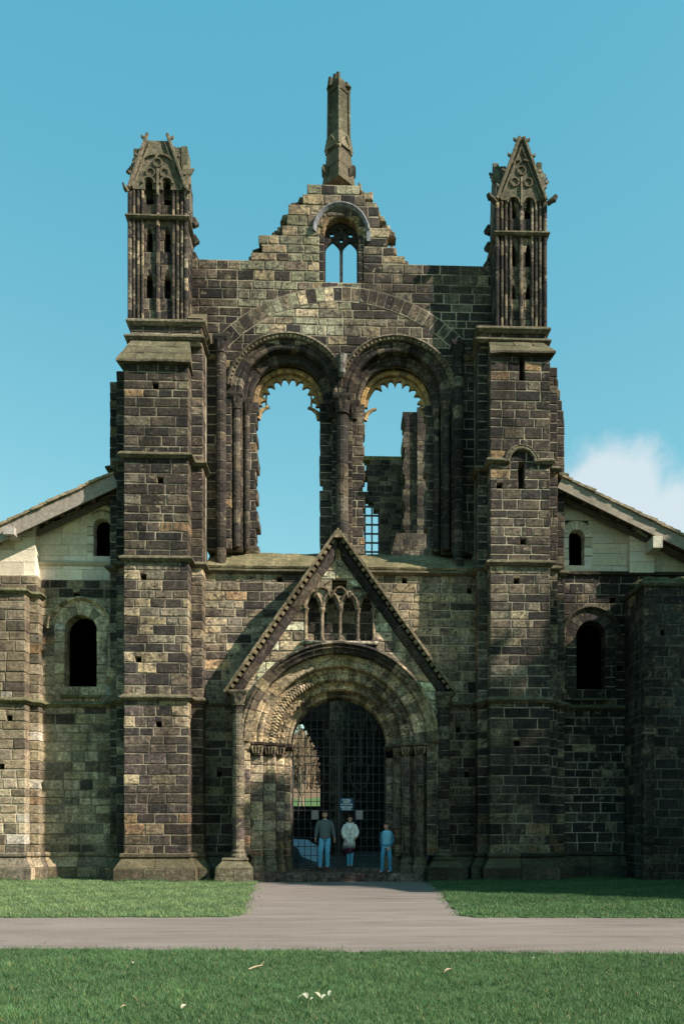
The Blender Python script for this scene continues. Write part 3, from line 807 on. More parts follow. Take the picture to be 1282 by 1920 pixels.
# stump of the pinnacle on the apex
def diamond(cx, cy, r, z): return [(cx, cy - r, z), (cx + r, cy, z), (cx, cy + r, z), (cx - r, cy, z)]
px_, py_ = gx(635, .92), .93
def zz_(p): return gz(p, .92, 635)
def frust(mb, r0, z0, r1, z1, c): mb.add(diamond(px_, py_, r0, z0) + diamond(px_, py_, r1, z1), [(0, 1, 5, 4), (1, 2, 6, 5), (2, 3, 7, 6), (3, 0, 4, 7), (4, 5, 6, 7), (3, 2, 1, 0)], c)
mb = MB(); frust(mb, .54, zz_(350), .46, zz_(320), BROWN); frust(mb, .44, zz_(318), .40, zz_(292), BROWN); frust(mb, .40, zz_(292), .38, zz_(270), DARK)
frust(mb, .47, zz_(285), .40, zz_(262), GREY); frust(mb, .40, zz_(262), .36, zz_(255), GREY)
frust(mb, .315, zz_(258), .30, zz_(172), (.085, .085, .06))
for k in range(4):
    a = k * math.pi / 2; mb.tube([(px_ + .335 * math.sin(a), py_ - .335 * math.cos(a), zz_(258)), (px_ + .32 * math.sin(a), py_ - .32 * math.cos(a), zz_(168))], .055, 6, vary(GREY))
    mb.tube([(px_ + .40 * math.sin(a), py_ - .40 * math.cos(a), zz_(290)), (px_ + .22 * (math.sin(a) + math.sin(a + 1.57)), py_ - .22 * (math.cos(a) + math.cos(a + 1.57)), zz_(263)), (px_ + .40 * math.sin(a + 1.57), py_ - .40 * math.cos(a + 1.57), zz_(290))], .05, 5, vary(TAN))
frust(mb, .34, zz_(176), .40, zz_(166), GREY); frust(mb, .40, zz_(166), .34, zz_(158), GREY)
for dx, h, r in ((-.28, 147, .1), (-.12, 141, .1), (-.02, 136, .085), (.12, 155, .1), (.26, 156, .09), (.34, 160, .07)):
    mb.tube([(px_ + dx, py_ - .1, zz_(168)), (px_ + dx * .95, py_ - .1, zz_(h + 5)), (px_ + dx * .8, py_, zz_(h))], [r, r * .8, r * .2], 6, vary(GREY, .3))
for s in (-1, 1):
    mb.add([(px_ + s * .35, py_ - .2, zz_(338)), (px_ + s * .38, py_ + .2, zz_(338)), (px_ + s * .55, py_ + .2, zz_(322)), (px_ + s * .55, py_ - .2, zz_(322)),
            (px_ + s * .35, py_ - .2, zz_(318)), (px_ + s * .38, py_ + .2, zz_(318)), (px_ + s * .50, py_ + .15, zz_(314)), (px_ + s * .50, py_ - .15, zz_(314))],
           [(0, 1, 2, 3), (7, 6, 5, 4), (0, 3, 7, 4), (1, 5, 6, 2), (3, 2, 6, 7), (0, 4, 5, 1)], DARK)
mb.c = [tuple(q * .8 for q in k) for k in mb.c]
A.put(mb, 'pinnacle', MOSSY)

# ------------------------------------------------------------------ turrets
def turret(key, p0, p1, pflank, zb, pstr, pgb, peak, side, broken):
    """p0,p1: edges of the front face; side = +1 when the flank that shows faces right"""
    yf = -.62
    x0, x1 = gx(p0, yf), gx(p1, yf); W = x1 - x0; xc = (x0 + x1) / 2; pm = (p0 + p1) / 2
    z_s, z_g, z_p = gz(pstr, yf, pm), gz(pgb, yf, pm), gz(peak, yf, pm)
    if side > 0: zz = [(gz(p + 0, yf, pm)) for p in ()]
    off = 0 if side > 0 else 15
    Zp = lambda p: gz(p, yf, pm)
    lan = []
    wl_ = .105
    if side > 0: tiers = ((545, 515, 502), (465, 430, 420), (382, 345, 330)); xs = (xc - .27, xc + .27)
    else: tiers = ((566, 540, 530), (492, 464, 452), (412, 382, 368)); xs = (xc - .24, xc + .24)
    for zb_, zs_, zt_ in tiers:
        for x in xs: lan.append(lancet_hole(x, Zp(zb_), Zp(zs_), wl_ if zt_ > 400 else wl_ * 1.15, Zp(zt_)))
    cs = courses(zb + .1, z_g + .1, .34)
    masonry(A, key, frame_front(yf + .10), cs, rect(x0 + .04, x1 - .04), pal_turret, lan, depth=.14, thick=.28, wl=(.3, .6), gap=.02, cham=.01)
    # pointed heads of the little lancets
    for zb_, zs_, zt_ in tiers[:2]:
        for x in xs: plate(A, 'lancet_head', yf + .088, Zp(zs_) - .08, Zp(zt_) + .16, .028, rect(x - wl_ - .07, x + wl_ + .07), [lancet_hole(x, 0, Zp(zs_) - .06, wl_ - .015, Zp(zt_) + .02)], .12, STONE, pick([(2, TAN), (2, BROWN), (1, GREY)]))
    # flank that shows and the others
    core = A.core(key)
    d = 1.25
    for xf, N in ((x1, 1), (x0, -1)):
        O = Vector((xf, yf if N > 0 else yf + d, 0)); U = Vector((0, N, 0))
        ragg = (lambda z: [(.15, d - max(0, (z - z_s) * .16) - .06 * math.sin(z * 9))]) if N > 0 else (lambda z: [(max(0, (z - z_s) * .16) + .06 * math.sin(z * 9 + 1), d - .15)])
        masonry(A, key, (O, U, Vector((N, 0, 0))), courses(zb + .1, z_g + .5, .34), ragg, pal_turret, depth=.12, thick=.25, wl=(.35, .6), gap=.02, jag=True, facing=.15)
    dkc = MB(); dkc.box(x0 + .26, x1 - .26, yf + .55, yf + d - .1, zb, z_g + .2, (.02, .02, .02)); A.put(dkc, 'turret_shade_core', STONE)  # near-black box stands in for the shade inside the lancets
    # shafts
    mb = MB()
    fr = (.015, .085, .16, .235, .5, .765, .84, .915, .985) if side > 0 else (.02, .12, .20, .29, .5, .72, .80, .88, .98)
    for i, q in enumerate(fr):
        r = .065 if i in (0, 4, 8) else .042
        x = x0 + W * q
        e = courses(zb + .06, z_g if i != 4 else z_g - .1, .36)
        mb = MB()
        for a, b in zip(e[:-1], e[1:]): mb.tube([(x, yf + .05, a), (x, yf + .05, b - .012)], r, 7, vary(pal_turret(0, 0), .2))
        A.put(mb, 'turret_shaft', STONE, False)
    string([(x0, yf + d), (x0, yf), (x1, yf), (x1, yf + d)], z_s, .12, .09)
    # gables: front one with relief tracery, side ones seen edge on
    g0, g1 = x0 + .02, x1 - .02
    mb = MB()
    zb_ = z_g - .15
    if broken: poly = [(g0, zb_), (g1, zb_), (xc + .26, z_p - .15), (xc + .18, z_p), (xc + .05, z_p - .18), (xc - .02, z_p + .05), (xc - .12, z_p - .2), (xc - .28, z_p - .05), (xc - .36, z_p - .2)]
    else: poly = [(g0 + .08, zb_), (g1 - .05, zb_), (xc + .10, z_p - .1), (xc + .03, z_p), (xc - .04, z_p - .05), (xc - .10, z_p)]
    zsp = z_g
    n = len(poly); mid = [((a + xc) / 2, (b + z_g) / 2) for a, b in poly]
    lanc = [lancet_hole(x, Zp(tiers[2][0]), Zp(tiers[2][1]), wl_ * 1.15, Zp(tiers[2][2])) for x in xs]
    def gout(z):
        # width of the gable at height z
        t = (z - zb_) / (z_p - zb_); hw0, hw1 = (g1 - g0) / 2 - .04, (.30 if broken else .08)
        k = hw0 + (hw1 - hw0) * t; return [(xc - k, xc + k)] if z < z_p - (.2 if broken else 0) else []
    p = plate(A, key.split('#')[0] + '_gable', yf - .0, zb_, z_p, .07, gout, lanc, .28, MOSSY, GREY if broken else (.085, .085, .065))
    rel = MB(); hw = (g1 - g0) / 2 - .03; topw = .30 if broken else .07
    for s in (-1, 1):
        a, b = (xc + s * (hw + .04), yf - .06, zb_), (xc + s * topw, yf - .06, z_p - .05)
        rel.tube([a, b], .055, 5, vary(GREY)); rel.tube([(a[0] - s * .12, yf - .03, a[2]), (b[0] - s * .09, yf - .03, b[2] - .2)], .03, 5, vary(GREY))
        nk = 3 if broken else 4
        for k in range(nk):
            t = (k + .7) / nk; x = a[0] + (b[0] - a[0]) * t; z = a[2] + (b[2] - a[2]) * t
            rel.tube([(x, yf - .05, z), (x + s * .08, yf - .05, z + .06), (x + s * .13, yf - .05, z + .05)], [.045, .05, .035], 5, vary(GREY, .3))
            rel.tube([(x + s * .09, yf - .05, z + .05), (x + s * .12, yf - .05, z + .12)], [.045, .03], 5, vary(GREY, .3))
    H = z_p - z_g
    def arcx(cx, cz, r, a0, a1, tr=.03, y=yf - .02):
        rel.tube([(cx + r * math.cos(a0 + (a1 - a0) * k / 10), y, cz + r * math.sin(a0 + (a1 - a0) * k / 10)) for k in range(11)], tr, 5, vary(GREY if broken else BROWN, .25), True)
    arcx(xc, z_g + H * .42, .13, 0, 2 * math.pi)
    for s in (-1, 1):
        arcx(xc + s * .21, z_g + H * .22, .13, 0, 2 * math.pi)
        rel.tube([(xc + s * W * .43 * math.cos(t * math.pi / 2) ** .8, yf - .03, z_g - .12 + H * .66 * math.sin(t * math.pi / 2) ** 1.15) for t in np.linspace(0, .97, 12)], .045, 5, vary(GREY if broken else BROWN, .2))
        arcx(xs[0 if s < 0 else 1], Zp(tiers[2][1]) + .02, .19, 0, math.pi, .035)
    rel.tube([(xc, yf - .03, z_g - .35), (xc, yf - .03, z_g + H * .30)], .04, 5, GREY)
    for s in (-1, 1):   # corner heads
        x = xc + s * (W / 2 + .02)
        q = .45 if broken else 1
        rel.tube([(x, yf - .05, z_g - .28), (x + s * .1 * q, yf - .1, z_g - .22), (x + s * .2 * q, yf - .12, z_g - .16)], [.07, .08, .09 * q], 6, DARK if not broken else GREY)
        rel.tube([(x + s * .17 * q, yf - .12, z_g - .22), (x + s * .25 * q, yf - .14, z_g - .08)], [.09 * q, .07 * q], 6, CHAR)
    A.put(rel, 'crocket_gable', MOSSY)
    sd = MB()
    for xf, h1, s in ((x0, (.84 if side > 0 else .82), 1), (x1, (.80 if side > 0 else .74), -1)):
        zt = z_g + H * h1
        out = [(yf + .05, z_g - .2), (yf + d - .1, z_g - .2), (yf + d - .2, z_g + .2), (yf + d * .62, zt - .5), (yf + d * .52, zt), (yf + d * .42, zt - .12), (yf + .2, z_g + H * .42)]
        sd.prism(out, xf - .0, xf + s * .17, vary(GREY if broken else (.08, .08, .06), .1), 'x')
        for k in range(3): sd.tube([(xf - s * .03, yf + .2 + .2 * k, z_g + H * (.3 + .14 * k)), (xf - s * .11, yf + .2 + .2 * k, z_g + H * (.34 + .14 * k))], [.05, .04], 5, vary(GREY, .3))
    # ragged vault stub behind the gable
    for k in range(9):
        xa = x0 + .05 + (W - .1) * k / 9; sd.box(xa, xa + (W - .1) / 9 - .004, yf + .36 + rnd(0, .06), yf + d - .2 - rnd(0, .1), z_g - .2, z_g + H * (.97 if broken else .70) + rnd(-.16, .08), vary((.075, .075, .055), .3))
    A.put(sd, 'turret_crown', MOSSY)
    # dripstones broken off along the inner rear edge
    sp = MB()
    xe = x1 if side > 0 else x0
    for z in np.arange(zb + 1.0, z_g, .55): sp.tube([(xe, yf + d - .18, z), (xe + side * rnd(.05, .13), yf + d - .1, z + .1), (xe + side * .03, yf + d - .1, z + .3)], [.1, .12, .05], 6, vary(DARK, .3))
    A.put(sp, 'broken_masonry', STONE)
turret('turret', 241, 350, 366, zt0L, 406, 345, 250, 1, True)
turret('turret#r', 930, 1024, 916, zt0R, 437, 366, 256, -1, False)
# small weathering beside each turret
mb = MB(); xa_, xb_ = gx(352, -.3), gx(382, -.4); z0, z1 = gz(604, -.4, 365), gz(570, -.2, 365)
mb.add([(xa_, -.62, z0), (xb_, -.62, z0), (xb_, .3, z1), (xa_, .3, z1), (xa_, .3, z0), (xb_, .3, z0)], [(0, 1, 2, 3), (1, 5, 2), (4, 0, 3), (4, 3, 2, 5), (0, 4, 5, 1)], GREY)
xa_, xb_ = gx(898, -.4), gx(922, -.3); z0, z1 = gz(616, -.4, 910), gz(590, -.2, 910)
mb.add([(xa_, -.62, z0), (xb_, -.62, z0), (xb_, .3, z1), (xa_, .3, z1), (xa_, .3, z0), (xb_, .3, z0)], [(0, 1, 2, 3), (1, 5, 2), (4, 0, 3), (4, 3, 2, 5), (0, 4, 5, 1)], GREY)
A.put(mb, 'weathering_stone', MOSSY)

# ------------------------------------------------------------------ the doorway
YP = -1.1
ZS = 4.2                                            # springing of the arch
zf = gz(1297, YP, 635)                              # foot of the gable
zpk = gz(1006, YP - .2, 633); xpk = gx(633.5, YP - .2)
xf0, xf1 = gx(433, YP), gx(843, YP)
R_ = [1.49, 1.68, 1.92, 2.29, 2.65, 2.97]
Yo = [-.1, -.4, -.65, -.9]                          # faces of the four recessed orders
def gable_out(z):
    if z < zf: return [(gx(437, YP), gx(838, YP))]
    t = (z - zf) / (zpk - zf); return [(xf0 + (xpk - xf0) * t, xf1 + (xpk - xf1) * t)] if t < .97 else []
ax0, ax1, az0, az1 = gx(570, YP), gx(704, YP), gz(1203, YP, 635), gz(1122, YP, 635)
def arcade_hole(z):
    if z < az0 or z > az1 + .30: return None
    k = 0 if z < az1 else ((z - az1) / .30) ** 2 * .45
    return (ax0 + k, ax1 - k)
niche = box_hole(gx(622, YP), gx(650, YP), gz(1116, YP, 635), gz(1084, YP, 635))
door_hole = lambda z: (xcP - R_[5] + .03, xcP + R_[5] - .03) if z < ZS else arch_hole(xcP, ZS, R_[5] - .03, 0)(z)
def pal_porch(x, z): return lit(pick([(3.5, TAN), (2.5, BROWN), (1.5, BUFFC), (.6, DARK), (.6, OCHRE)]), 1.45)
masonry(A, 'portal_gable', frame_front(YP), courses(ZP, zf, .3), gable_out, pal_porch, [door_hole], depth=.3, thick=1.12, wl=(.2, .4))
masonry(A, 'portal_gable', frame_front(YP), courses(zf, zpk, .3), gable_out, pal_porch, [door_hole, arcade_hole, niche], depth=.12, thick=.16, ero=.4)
masonry(A, 'portal_gable', frame_front(YP + .34), courses(zf, zpk - .6, .3), lambda z: [(gable_out(z)[0][0] + .3, gable_out(z)[0][1] - .3)] if z < zpk - .7 else [], lambda x, z: pick([(2, BROWN), (1, TAN), (3, DARK)]), [door_hole], depth=.1, thick=.78)  # darker stone puts shade into the arcade recess
# raking copings: a heavy roll inside, a thin dentilled weathering outside
for s, xf in ((-1, xf0), (1, xf1)):
    a = Vector((xf + s * .12, 0, zf - .1)); b = Vector((xpk, 0, zpk + .12)); d = b - a; L = d.length; d.normalize(); nrm = Vector((d.z, 0, -d.x)) * (-1 if s < 0 else 1)
    if nrm.z < 0: nrm = -nrm
    n = 9
    for k in range(n):
        p, q = a + d * (L * k / n + .008), a + d * (L * (k + 1) / n - .008)
        mb = MB(); v = []
        for e in (p, q):
            for o_, y in ((-.34, YP + .05), (-.34, YP - .02), (-.30, YP - .09), (-.22, YP - .14), (-.12, YP - .13), (-.06, YP - .06), (-.03, YP - .06), (-.03, YP + .05)):
                v.append(tuple(e + nrm * o_ + Vector((0, y, 0))))
        f = [(i, (i + 1) % 8, (i + 1) % 8 + 8, i + 8) for i in range(8)] + [tuple(range(7, -1, -1)), tuple(range(8, 16))]
        if k == n - 1: v[8:] = [(min(x, xpk - .004) if s < 0 else max(x, xpk + .004), y, z) for x, y, z in v[8:]]
        c = vary(pick([(3, DARK), (2, PURP), (2, BROWN)]) if s < 0 else pick([(3, CHAR), (1, DARK)]))
        A.stones.append((v, f, [vary(c, .1) for _ in v], 1500, 'coping_stone', 'portal_gable', STONE))
        # thin outer weathering slab
        v = []
        for e in (p, q):
            for o_, y in ((.02, YP - .30), (.09, YP - .30), (.13, .0), (-.0, .0)): v.append(tuple(e + nrm * o_ + Vector((0, y, 0))))
        if k == n - 1: v[4:] = [(min(x, xpk - .003) if s < 0 else max(x, xpk + .003), y, z) for x, y, z in v[4:]]
        f = [(i, (i + 1) % 4, (i + 1) % 4 + 4, i + 4) for i in range(4)] + [(3, 2, 1, 0), (4, 5, 6, 7)]
        A.stones.append((v, f, [vary(pick([(3, TAN), (2, GREY)]), .1) for _ in v], 1500, 'coping_stone', 'portal_gable', MOSSY))
    mb = MB(); nd = 29
    for k in range(nd):
        p, q = a + d * (L * (k + .2) / nd), a + d * (L * (k + .75) / nd); v = []
        for e in (p, q):
            for o_, y in ((-.07, YP - .22), (.025, YP - .22), (.025, YP - .02), (-.07, YP - .02)): v.append(tuple(e + nrm * o_ + Vector((0, y, 0))))
        mb.add(v, [(i, (i + 1) % 4, (i + 1) % 4 + 4, i + 4) for i in range(4)] + [(3, 2, 1, 0), (4, 5, 6, 7)], vary(TAN, .2))
    A.put(mb, 'dentil_course', MOSSY)
mb = MB(); mb.prism([(xpk - .13, zpk - .05), (xpk + .13, zpk - .05), (xpk + .02, zpk + .22), (xpk - .02, zpk + .22)], YP - .31, -.01, TAN); A.put(mb, 'apex_stone', MOSSY)
# blind arcade of four little arches
n = 4; st = (ax1 - ax0) / n
mb = MB()
for k in range(n + 1):
    x = ax0 + st * k + (.05 if k == 0 else -.05 if k == n else 0)
    c = vary(pick([(2, TAN), (1, BROWN)]))
    mb.lathe(x, YP + .03, [(.085, az0), (.085, az0 + .06), (.055, az0 + .1), (.055, az0 + .80), (.05, az0 + .82), (.085, az0 + .93), (.10, az0 + .97), (.10, az0 + 1.0)], 8, c)
A.put(mb, 'colonnette', STONE, True)
mb = MB()
for k in range(n):
    xc = ax0 + st * (k + .5); hw = st / 2
    for s in (-1, 1):
        pts = []
        for i in range(9):
            t = i / 8; a = R(62) * t; pts.append((xc + s * (hw - (1 - math.cos(a)) * hw / (1 - math.cos(R(62)))), YP + .0, az0 + 1.0 + math.sin(a) * .5 / math.sin(R(62))))
        c = vary(pick([(1, TAN), (2, BROWN), (1, PURP)])); mb.tube(pts, .045, 6, c)
    for s in (-1, 1):          # interlacing outer half circles
        if 0 <= k + s * 1 < n:
            pts = [(xc + s * (st * .5 + st * .5 * math.cos(a)), YP - .01, az0 + 1.12 + .50 * math.sin(a)) for a in np.linspace(R(20), R(160), 11)]
            mb.tube(pts, .04, 6, vary(TAN))
mb.box(ax0 - .08, ax1 + .08, YP - .12, YP + .12, az0 - .09, az0 - .005, (.36, .34, .28))
A.put(mb, 'blind_arcade', STONE, True)
# spandrel filling above the little arches
plate(A, 'arcade_head', YP + .03, az0 + 1.0, az1 + .62, .03, lambda z: [(ax0 - .02 + max(0, z - az1 - .1) * .8, ax1 + .02 - max(0, z - az1 - .1) * .8)],
      [niche] + [lancet_hole(ax0 + st * (k + .5), az0, az0 + .9, st / 2 - .06, az0 + 1.48) for k in range(n)], .20, STONE, (.26, .225, .165))

# the orders of the arch
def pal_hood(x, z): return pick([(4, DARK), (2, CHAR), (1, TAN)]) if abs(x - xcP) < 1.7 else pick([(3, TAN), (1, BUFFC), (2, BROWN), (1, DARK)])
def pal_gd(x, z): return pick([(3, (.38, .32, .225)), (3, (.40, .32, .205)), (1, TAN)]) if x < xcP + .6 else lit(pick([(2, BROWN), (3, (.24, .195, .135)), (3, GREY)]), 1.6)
KO = 'portal_arch'
for i in range(5): ring_core(A, KO, xcP, ZS, R_[i] + .012, R_[i + 1] + .05, [0, -.3, -.55, -.8, -1.02][i] + .04, [.7, .5, .4, .3, .2][i])
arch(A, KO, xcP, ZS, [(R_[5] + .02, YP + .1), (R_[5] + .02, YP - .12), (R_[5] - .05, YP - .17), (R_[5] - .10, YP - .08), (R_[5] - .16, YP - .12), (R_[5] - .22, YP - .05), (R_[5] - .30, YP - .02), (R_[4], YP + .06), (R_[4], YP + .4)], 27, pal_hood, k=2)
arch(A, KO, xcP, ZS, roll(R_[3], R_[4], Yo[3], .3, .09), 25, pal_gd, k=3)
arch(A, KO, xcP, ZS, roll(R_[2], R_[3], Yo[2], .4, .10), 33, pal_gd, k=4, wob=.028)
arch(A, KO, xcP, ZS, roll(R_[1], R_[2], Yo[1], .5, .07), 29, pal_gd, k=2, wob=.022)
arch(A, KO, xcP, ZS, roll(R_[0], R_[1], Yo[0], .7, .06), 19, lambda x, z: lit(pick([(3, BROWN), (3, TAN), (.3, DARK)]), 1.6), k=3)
# jambs
cj = courses(.75, ZS - .40, .29)
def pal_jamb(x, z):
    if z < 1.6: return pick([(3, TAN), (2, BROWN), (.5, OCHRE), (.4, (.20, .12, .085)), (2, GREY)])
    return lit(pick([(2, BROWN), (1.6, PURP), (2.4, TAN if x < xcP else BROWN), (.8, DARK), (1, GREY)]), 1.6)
for s in (-1, 1):
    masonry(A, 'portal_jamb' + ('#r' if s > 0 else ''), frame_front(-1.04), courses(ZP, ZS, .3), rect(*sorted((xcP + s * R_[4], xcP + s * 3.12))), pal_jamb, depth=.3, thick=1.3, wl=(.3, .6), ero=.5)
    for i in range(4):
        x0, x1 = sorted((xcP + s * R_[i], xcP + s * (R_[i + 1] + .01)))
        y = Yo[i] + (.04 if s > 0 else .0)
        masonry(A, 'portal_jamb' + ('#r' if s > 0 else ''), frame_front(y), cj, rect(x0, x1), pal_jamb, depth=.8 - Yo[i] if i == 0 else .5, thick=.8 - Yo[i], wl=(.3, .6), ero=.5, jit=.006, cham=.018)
        if i: # attached shaft: sound on the right, worn to a stub on the left
            xs_ = xcP + s * (R_[i] + .11)
            if s > 0: shaft(A, 'portal_jamb#r', xs_ + .06, Yo[i] + .03, .75, ZS - .40, .135, pal_jamb, .3, 10)
            mb = MB()
            for z0, z1, k0, k1 in ((ZS - .40, ZS - .33, .14, .15), (ZS - .33, ZS - .12, .14, .20)):
                mb.lathe(xs_ + s * .04, Yo[i] + .03, [(k0, z0), (k1, z1)], 10, vary(pick([(2, TAN), (2, BROWN), (1, CHAR)])))
            for k in range(4): mb.tube([(xs_ + s * .04 + (k - 1.5) * .08, Yo[i] - .12, ZS - .34), (xs_ + s * .04 + (k - 1.5) * .1, Yo[i] - .17, ZS - .13)], [.03, .05], 6, vary(TAN, .3))
            A.put(mb, 'capital', STONE)
        mb = MB(); xa_, xb_ = sorted((xcP + s * (R_[i] - .05), xcP + s * (R_[i + 1] + .02))); zt = ZS + .012 - .003 * i
        mb.prism([(Yo[i] - .02, ZS - .14), (Yo[i] - .11, ZS - .07), (Yo[i] - .12, zt), (.69, zt), (.69, ZS - .14)], xa_, xb_, vary(DARK if s < 0 else GREY), 'x'); A.put(mb, 'impost', STONE)
        # weathered base
        mb = MB(); xm_ = xcP + s * (R_[i] + R_[i + 1]) / 2; w = (R_[i + 1] - R_[i]) / 2 + .03; c = vary(pick([(2, GREY), (1, TAN)]))
        prof = [(w * 1.15, -.1), (w * 1.15, .42), (w * 1.0, .5), (w * 1.05, .56), (w * .85, .68), (w * .8, .77)]
        if i == 0: mb.lathe(xm_, Yo[i] + .14, [(a * 1.2, b) for a, b in prof], 8, c); mb.lathe(xm_ - s * .0, Yo[i] + .5, [(a * 1.2, b) for a, b in prof], 8, c)
        else: mb.lathe(xm_, Yo[i] + .12, [(a * 1.05, b) for a, b in prof], 10, c)
        mb.c = [vary(q, .2) for q in mb.c]
        A.put(mb, 'shaft_base', MOSSY)
# tall flanking shafts that take the gable
for s, px, zt in ((-1, 447, gz(1322, YP, 447)), (1, 832, gz(1326, YP, 832))):
    x = gx(px, YP - .02); k = 'portal_shaft' + ('#r' if s > 0 else '')
    shaft(A, k, x, YP - .02, .95, zt, .185, lambda x, z: pick([(2, TAN), (2, GREY), (2, PURP), (1, DARK)]) if x < 0 else pick([(3, DARK), (2, GREY), (1, PURP)]), .30, 14)
    capital(A, x, YP - .02, zt, zt + .42, .185, .24, GREY)
    mb = MB(); mb.lathe(x, YP - .02, [(.24, .72), (.25, .80), (.21, .86), (.22, .93), (.18, .97)], 14, vary(GREY)); A.put(mb, 'shaft_base', MOSSY)
    for za, zb, e, e2 in ((-.1, .20, .45, .45), (.206, .40, .44, .44), (.406, .66, .43, .25), (.664, .735, .30, .28)):
        n_ = 2 if za < .4 else 1; xa_, xb_ = x - e * 1.15 - (.12 if s < 0 else 0), x + e * (1.0 if s < 0 else 1.25); dd = e - e2
        for k_ in range(n_):
            l_, r_ = xa_ + (xb_ - xa_) * k_ / n_ + (.006 if k_ else 0), xa_ + (xb_ - xa_) * (k_ + 1) / n_
            w1, w2 = rnd(-.012, .012), rnd(-.012, .012)
            mb = MB(); mb.add([(l_, YP - e + w1, za), (r_, YP - e + w2, za), (r_, YP + 1.2, za), (l_, YP + 1.2, za), (l_ + dd + .012, YP - e2 + w1, zb), (r_ - dd - .012, YP - e2 + w2, zb), (r_ - dd, YP + 1.2, zb), (l_ + dd, YP + 1.2, zb), (l_, YP - e + w1, za + (zb - za) * (.15 if dd else .9)), (r_, YP - e + w2, za + (zb - za) * (.15 if dd else .9))],
                [(0, 1, 9, 8), (8, 9, 5, 4), (1, 2, 6, 5, 9), (2, 3, 7, 6), (3, 0, 8, 4, 7), (4, 5, 6, 7), (3, 2, 1, 0)], [vary(GREY if s < 0 else DARK, .2) for _ in range(10)]); A.put(mb, 'plinth_block', MOSSY)
A.finish(300)
# ------------------------------------------------------------------ aisle building on the left: old wall below, new ashlar gable under a stone slate roof
def ell(mb, c, r, col, n=10, m=7):
    v, f = [], []
    for i in range(m + 1):
        t = math.pi * i / m
        for k in range(n):
            a = 2 * math.pi * k / n; v.append((c[0] + r[0] * math.sin(t) * math.cos(a), c[1] + r[1] * math.sin(t) * math.sin(a), c[2] + r[2] * math.cos(t)))
    for i in range(m):
        for k in range(n): f.append((i * n + k, (i + 1) * n + k, (i + 1) * n + (k + 1) % n, i * n + (k + 1) % n))
    mb.add(v, f, col)
def roof(T, xa, za, xb, zb, y0, y1, board_h, nx, col):
    """a lean-to roof: verge line from (xa,za) up or down to (xb,zb); slates, bargeboard, rafters, purlin"""
    d = Vector((xb - xa, 0, zb - za)); L = d.length; d.normalize(); up = Vector((-d.z, 0, d.x))
    if up.z < 0: up = -up
    mb = MB(); a = Vector((xa, 0, za))
    def slab(mb, s0, s1, h0, h1, h2, h3, ya, yb, c):
        v = [a + d * s0 + up * h0, a + d * s1 + up * h1, a + d * s1 + up * h3, a + d * s0 + up * h2]
        v = [(q.x, ya, q.z) for q in v] + [(q.x, yb, q.z) for q in v]
        mb.add(v, [(0, 1, 2, 3), (7, 6, 5, 4), (0, 4, 5, 1), (1, 5, 6, 2), (2, 6, 7, 3), (3, 7, 4, 0)], c)
    slab(mb, 0, L, -.16, -.16, -.10, -.10, y0 + .06, y1, (.12, .1, .08)); T.put(mb, 'roof', TIMBER_M)
    n = int(L / .26)
    for i in range(n):
        s = L * i / n; e = L / n
        low_first = zb > za
        h = (.0, -.05) if low_first else (-.05, .0)
        ys = [y0 - .07 + rnd(-.03, .03)]
        while ys[-1] < y0 + 2.5: ys.append(ys[-1] + rnd(.35, .6))
        for k in range(len(ys) - 1):
            mb = MB(); t = rnd(.025, .045); j = rnd(-.012, .012)
            slab(mb, s - .05, s + e + .04, -.03 + (0 if low_first else -.02) + j, -.03 + (-.02 if low_first else 0) + j, .0 + t + (.02 if low_first else -.02) + j, .0 + t + (-.02 if low_first else .02) + j, ys[k] + .006, ys[k + 1] - .006, vary(col, .25))
            T.stones.append((mb.v, mb.f, mb.c, 800 if k == 0 else 100, 'slate', 'roofing', SLATE))
    mb = MB(); slab(mb, 0, L, -.05, -.05, .02, .02, y0 + 2.4, y1, col); T.put(mb, 'slate_roofing', SLATE)
    mb = MB(); slab(mb, -.02, L * .55, -.16 - board_h, -.16 - board_h, -.05, -.05, y0, y0 + .06, vary((.26, .22, .18))); T.put(mb, 'bargeboard', TIMBER_M)
    mb = MB(); slab(mb, L * .55 + .01, L, -.16 - board_h, -.16 - board_h, -.05, -.05, y0, y0 + .06, vary((.26, .22, .18))); T.put(mb, 'bargeboard', TIMBER_M)
    return a, d, up, L, slab
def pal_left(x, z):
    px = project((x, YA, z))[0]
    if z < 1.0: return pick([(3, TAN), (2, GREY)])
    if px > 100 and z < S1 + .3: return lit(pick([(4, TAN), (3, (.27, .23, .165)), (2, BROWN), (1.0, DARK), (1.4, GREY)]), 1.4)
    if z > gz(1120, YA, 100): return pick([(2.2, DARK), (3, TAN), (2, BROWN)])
    return lit(pick([(5, (.285, .245, .175)), (4, TAN), (1.2, BROWN), (1, GREY), (.6, (.36, .34, .28)), (.2, OCHRE)]), 1.35 if px > 95 else 1.08)  # stone paler inside the buttress's cast shadow, easing it through colour
def pal_new(x, z): return pick([(5, (.68, .60, .47)), (3, (.71, .635, .51)), (2, (.62, .54, .41))])
def coloured(c): return lambda x, z: vary(c, .06)
B = Thing('aisle_building', 'pale stone aisle with new ashlar gable, round headed windows and sloping slate roof', 'stone building', (-9, 1, 0))
bx0 = gx(0, YA) - 3.2; bx1 = lb0 + .03
b1, b2 = gx(47, -.35), gx(73, .05)
zold, zstr = gz(1087, YA, 100), gz(1120, YA, 50)
wx, wzs, wz0 = gx(151, YA), gz(1183, YA, 150), gz(1299, YA, 150)
cl, cm_, cu = courses(ZP, S1, .3), courses(S1, zstr, .3), courses(zstr, zold, .3)
putA = [putlog(gx(px, y), gz(py, y, px), .09) for px, py, y in ((143, 1114, YA), (17, 1346, -.35), (2, 1437, -.35))]
wh = arch_hole(wx, wzs, .50, wz0)
wring = arch_hole(wx, wzs, .80, wz0 + .1)
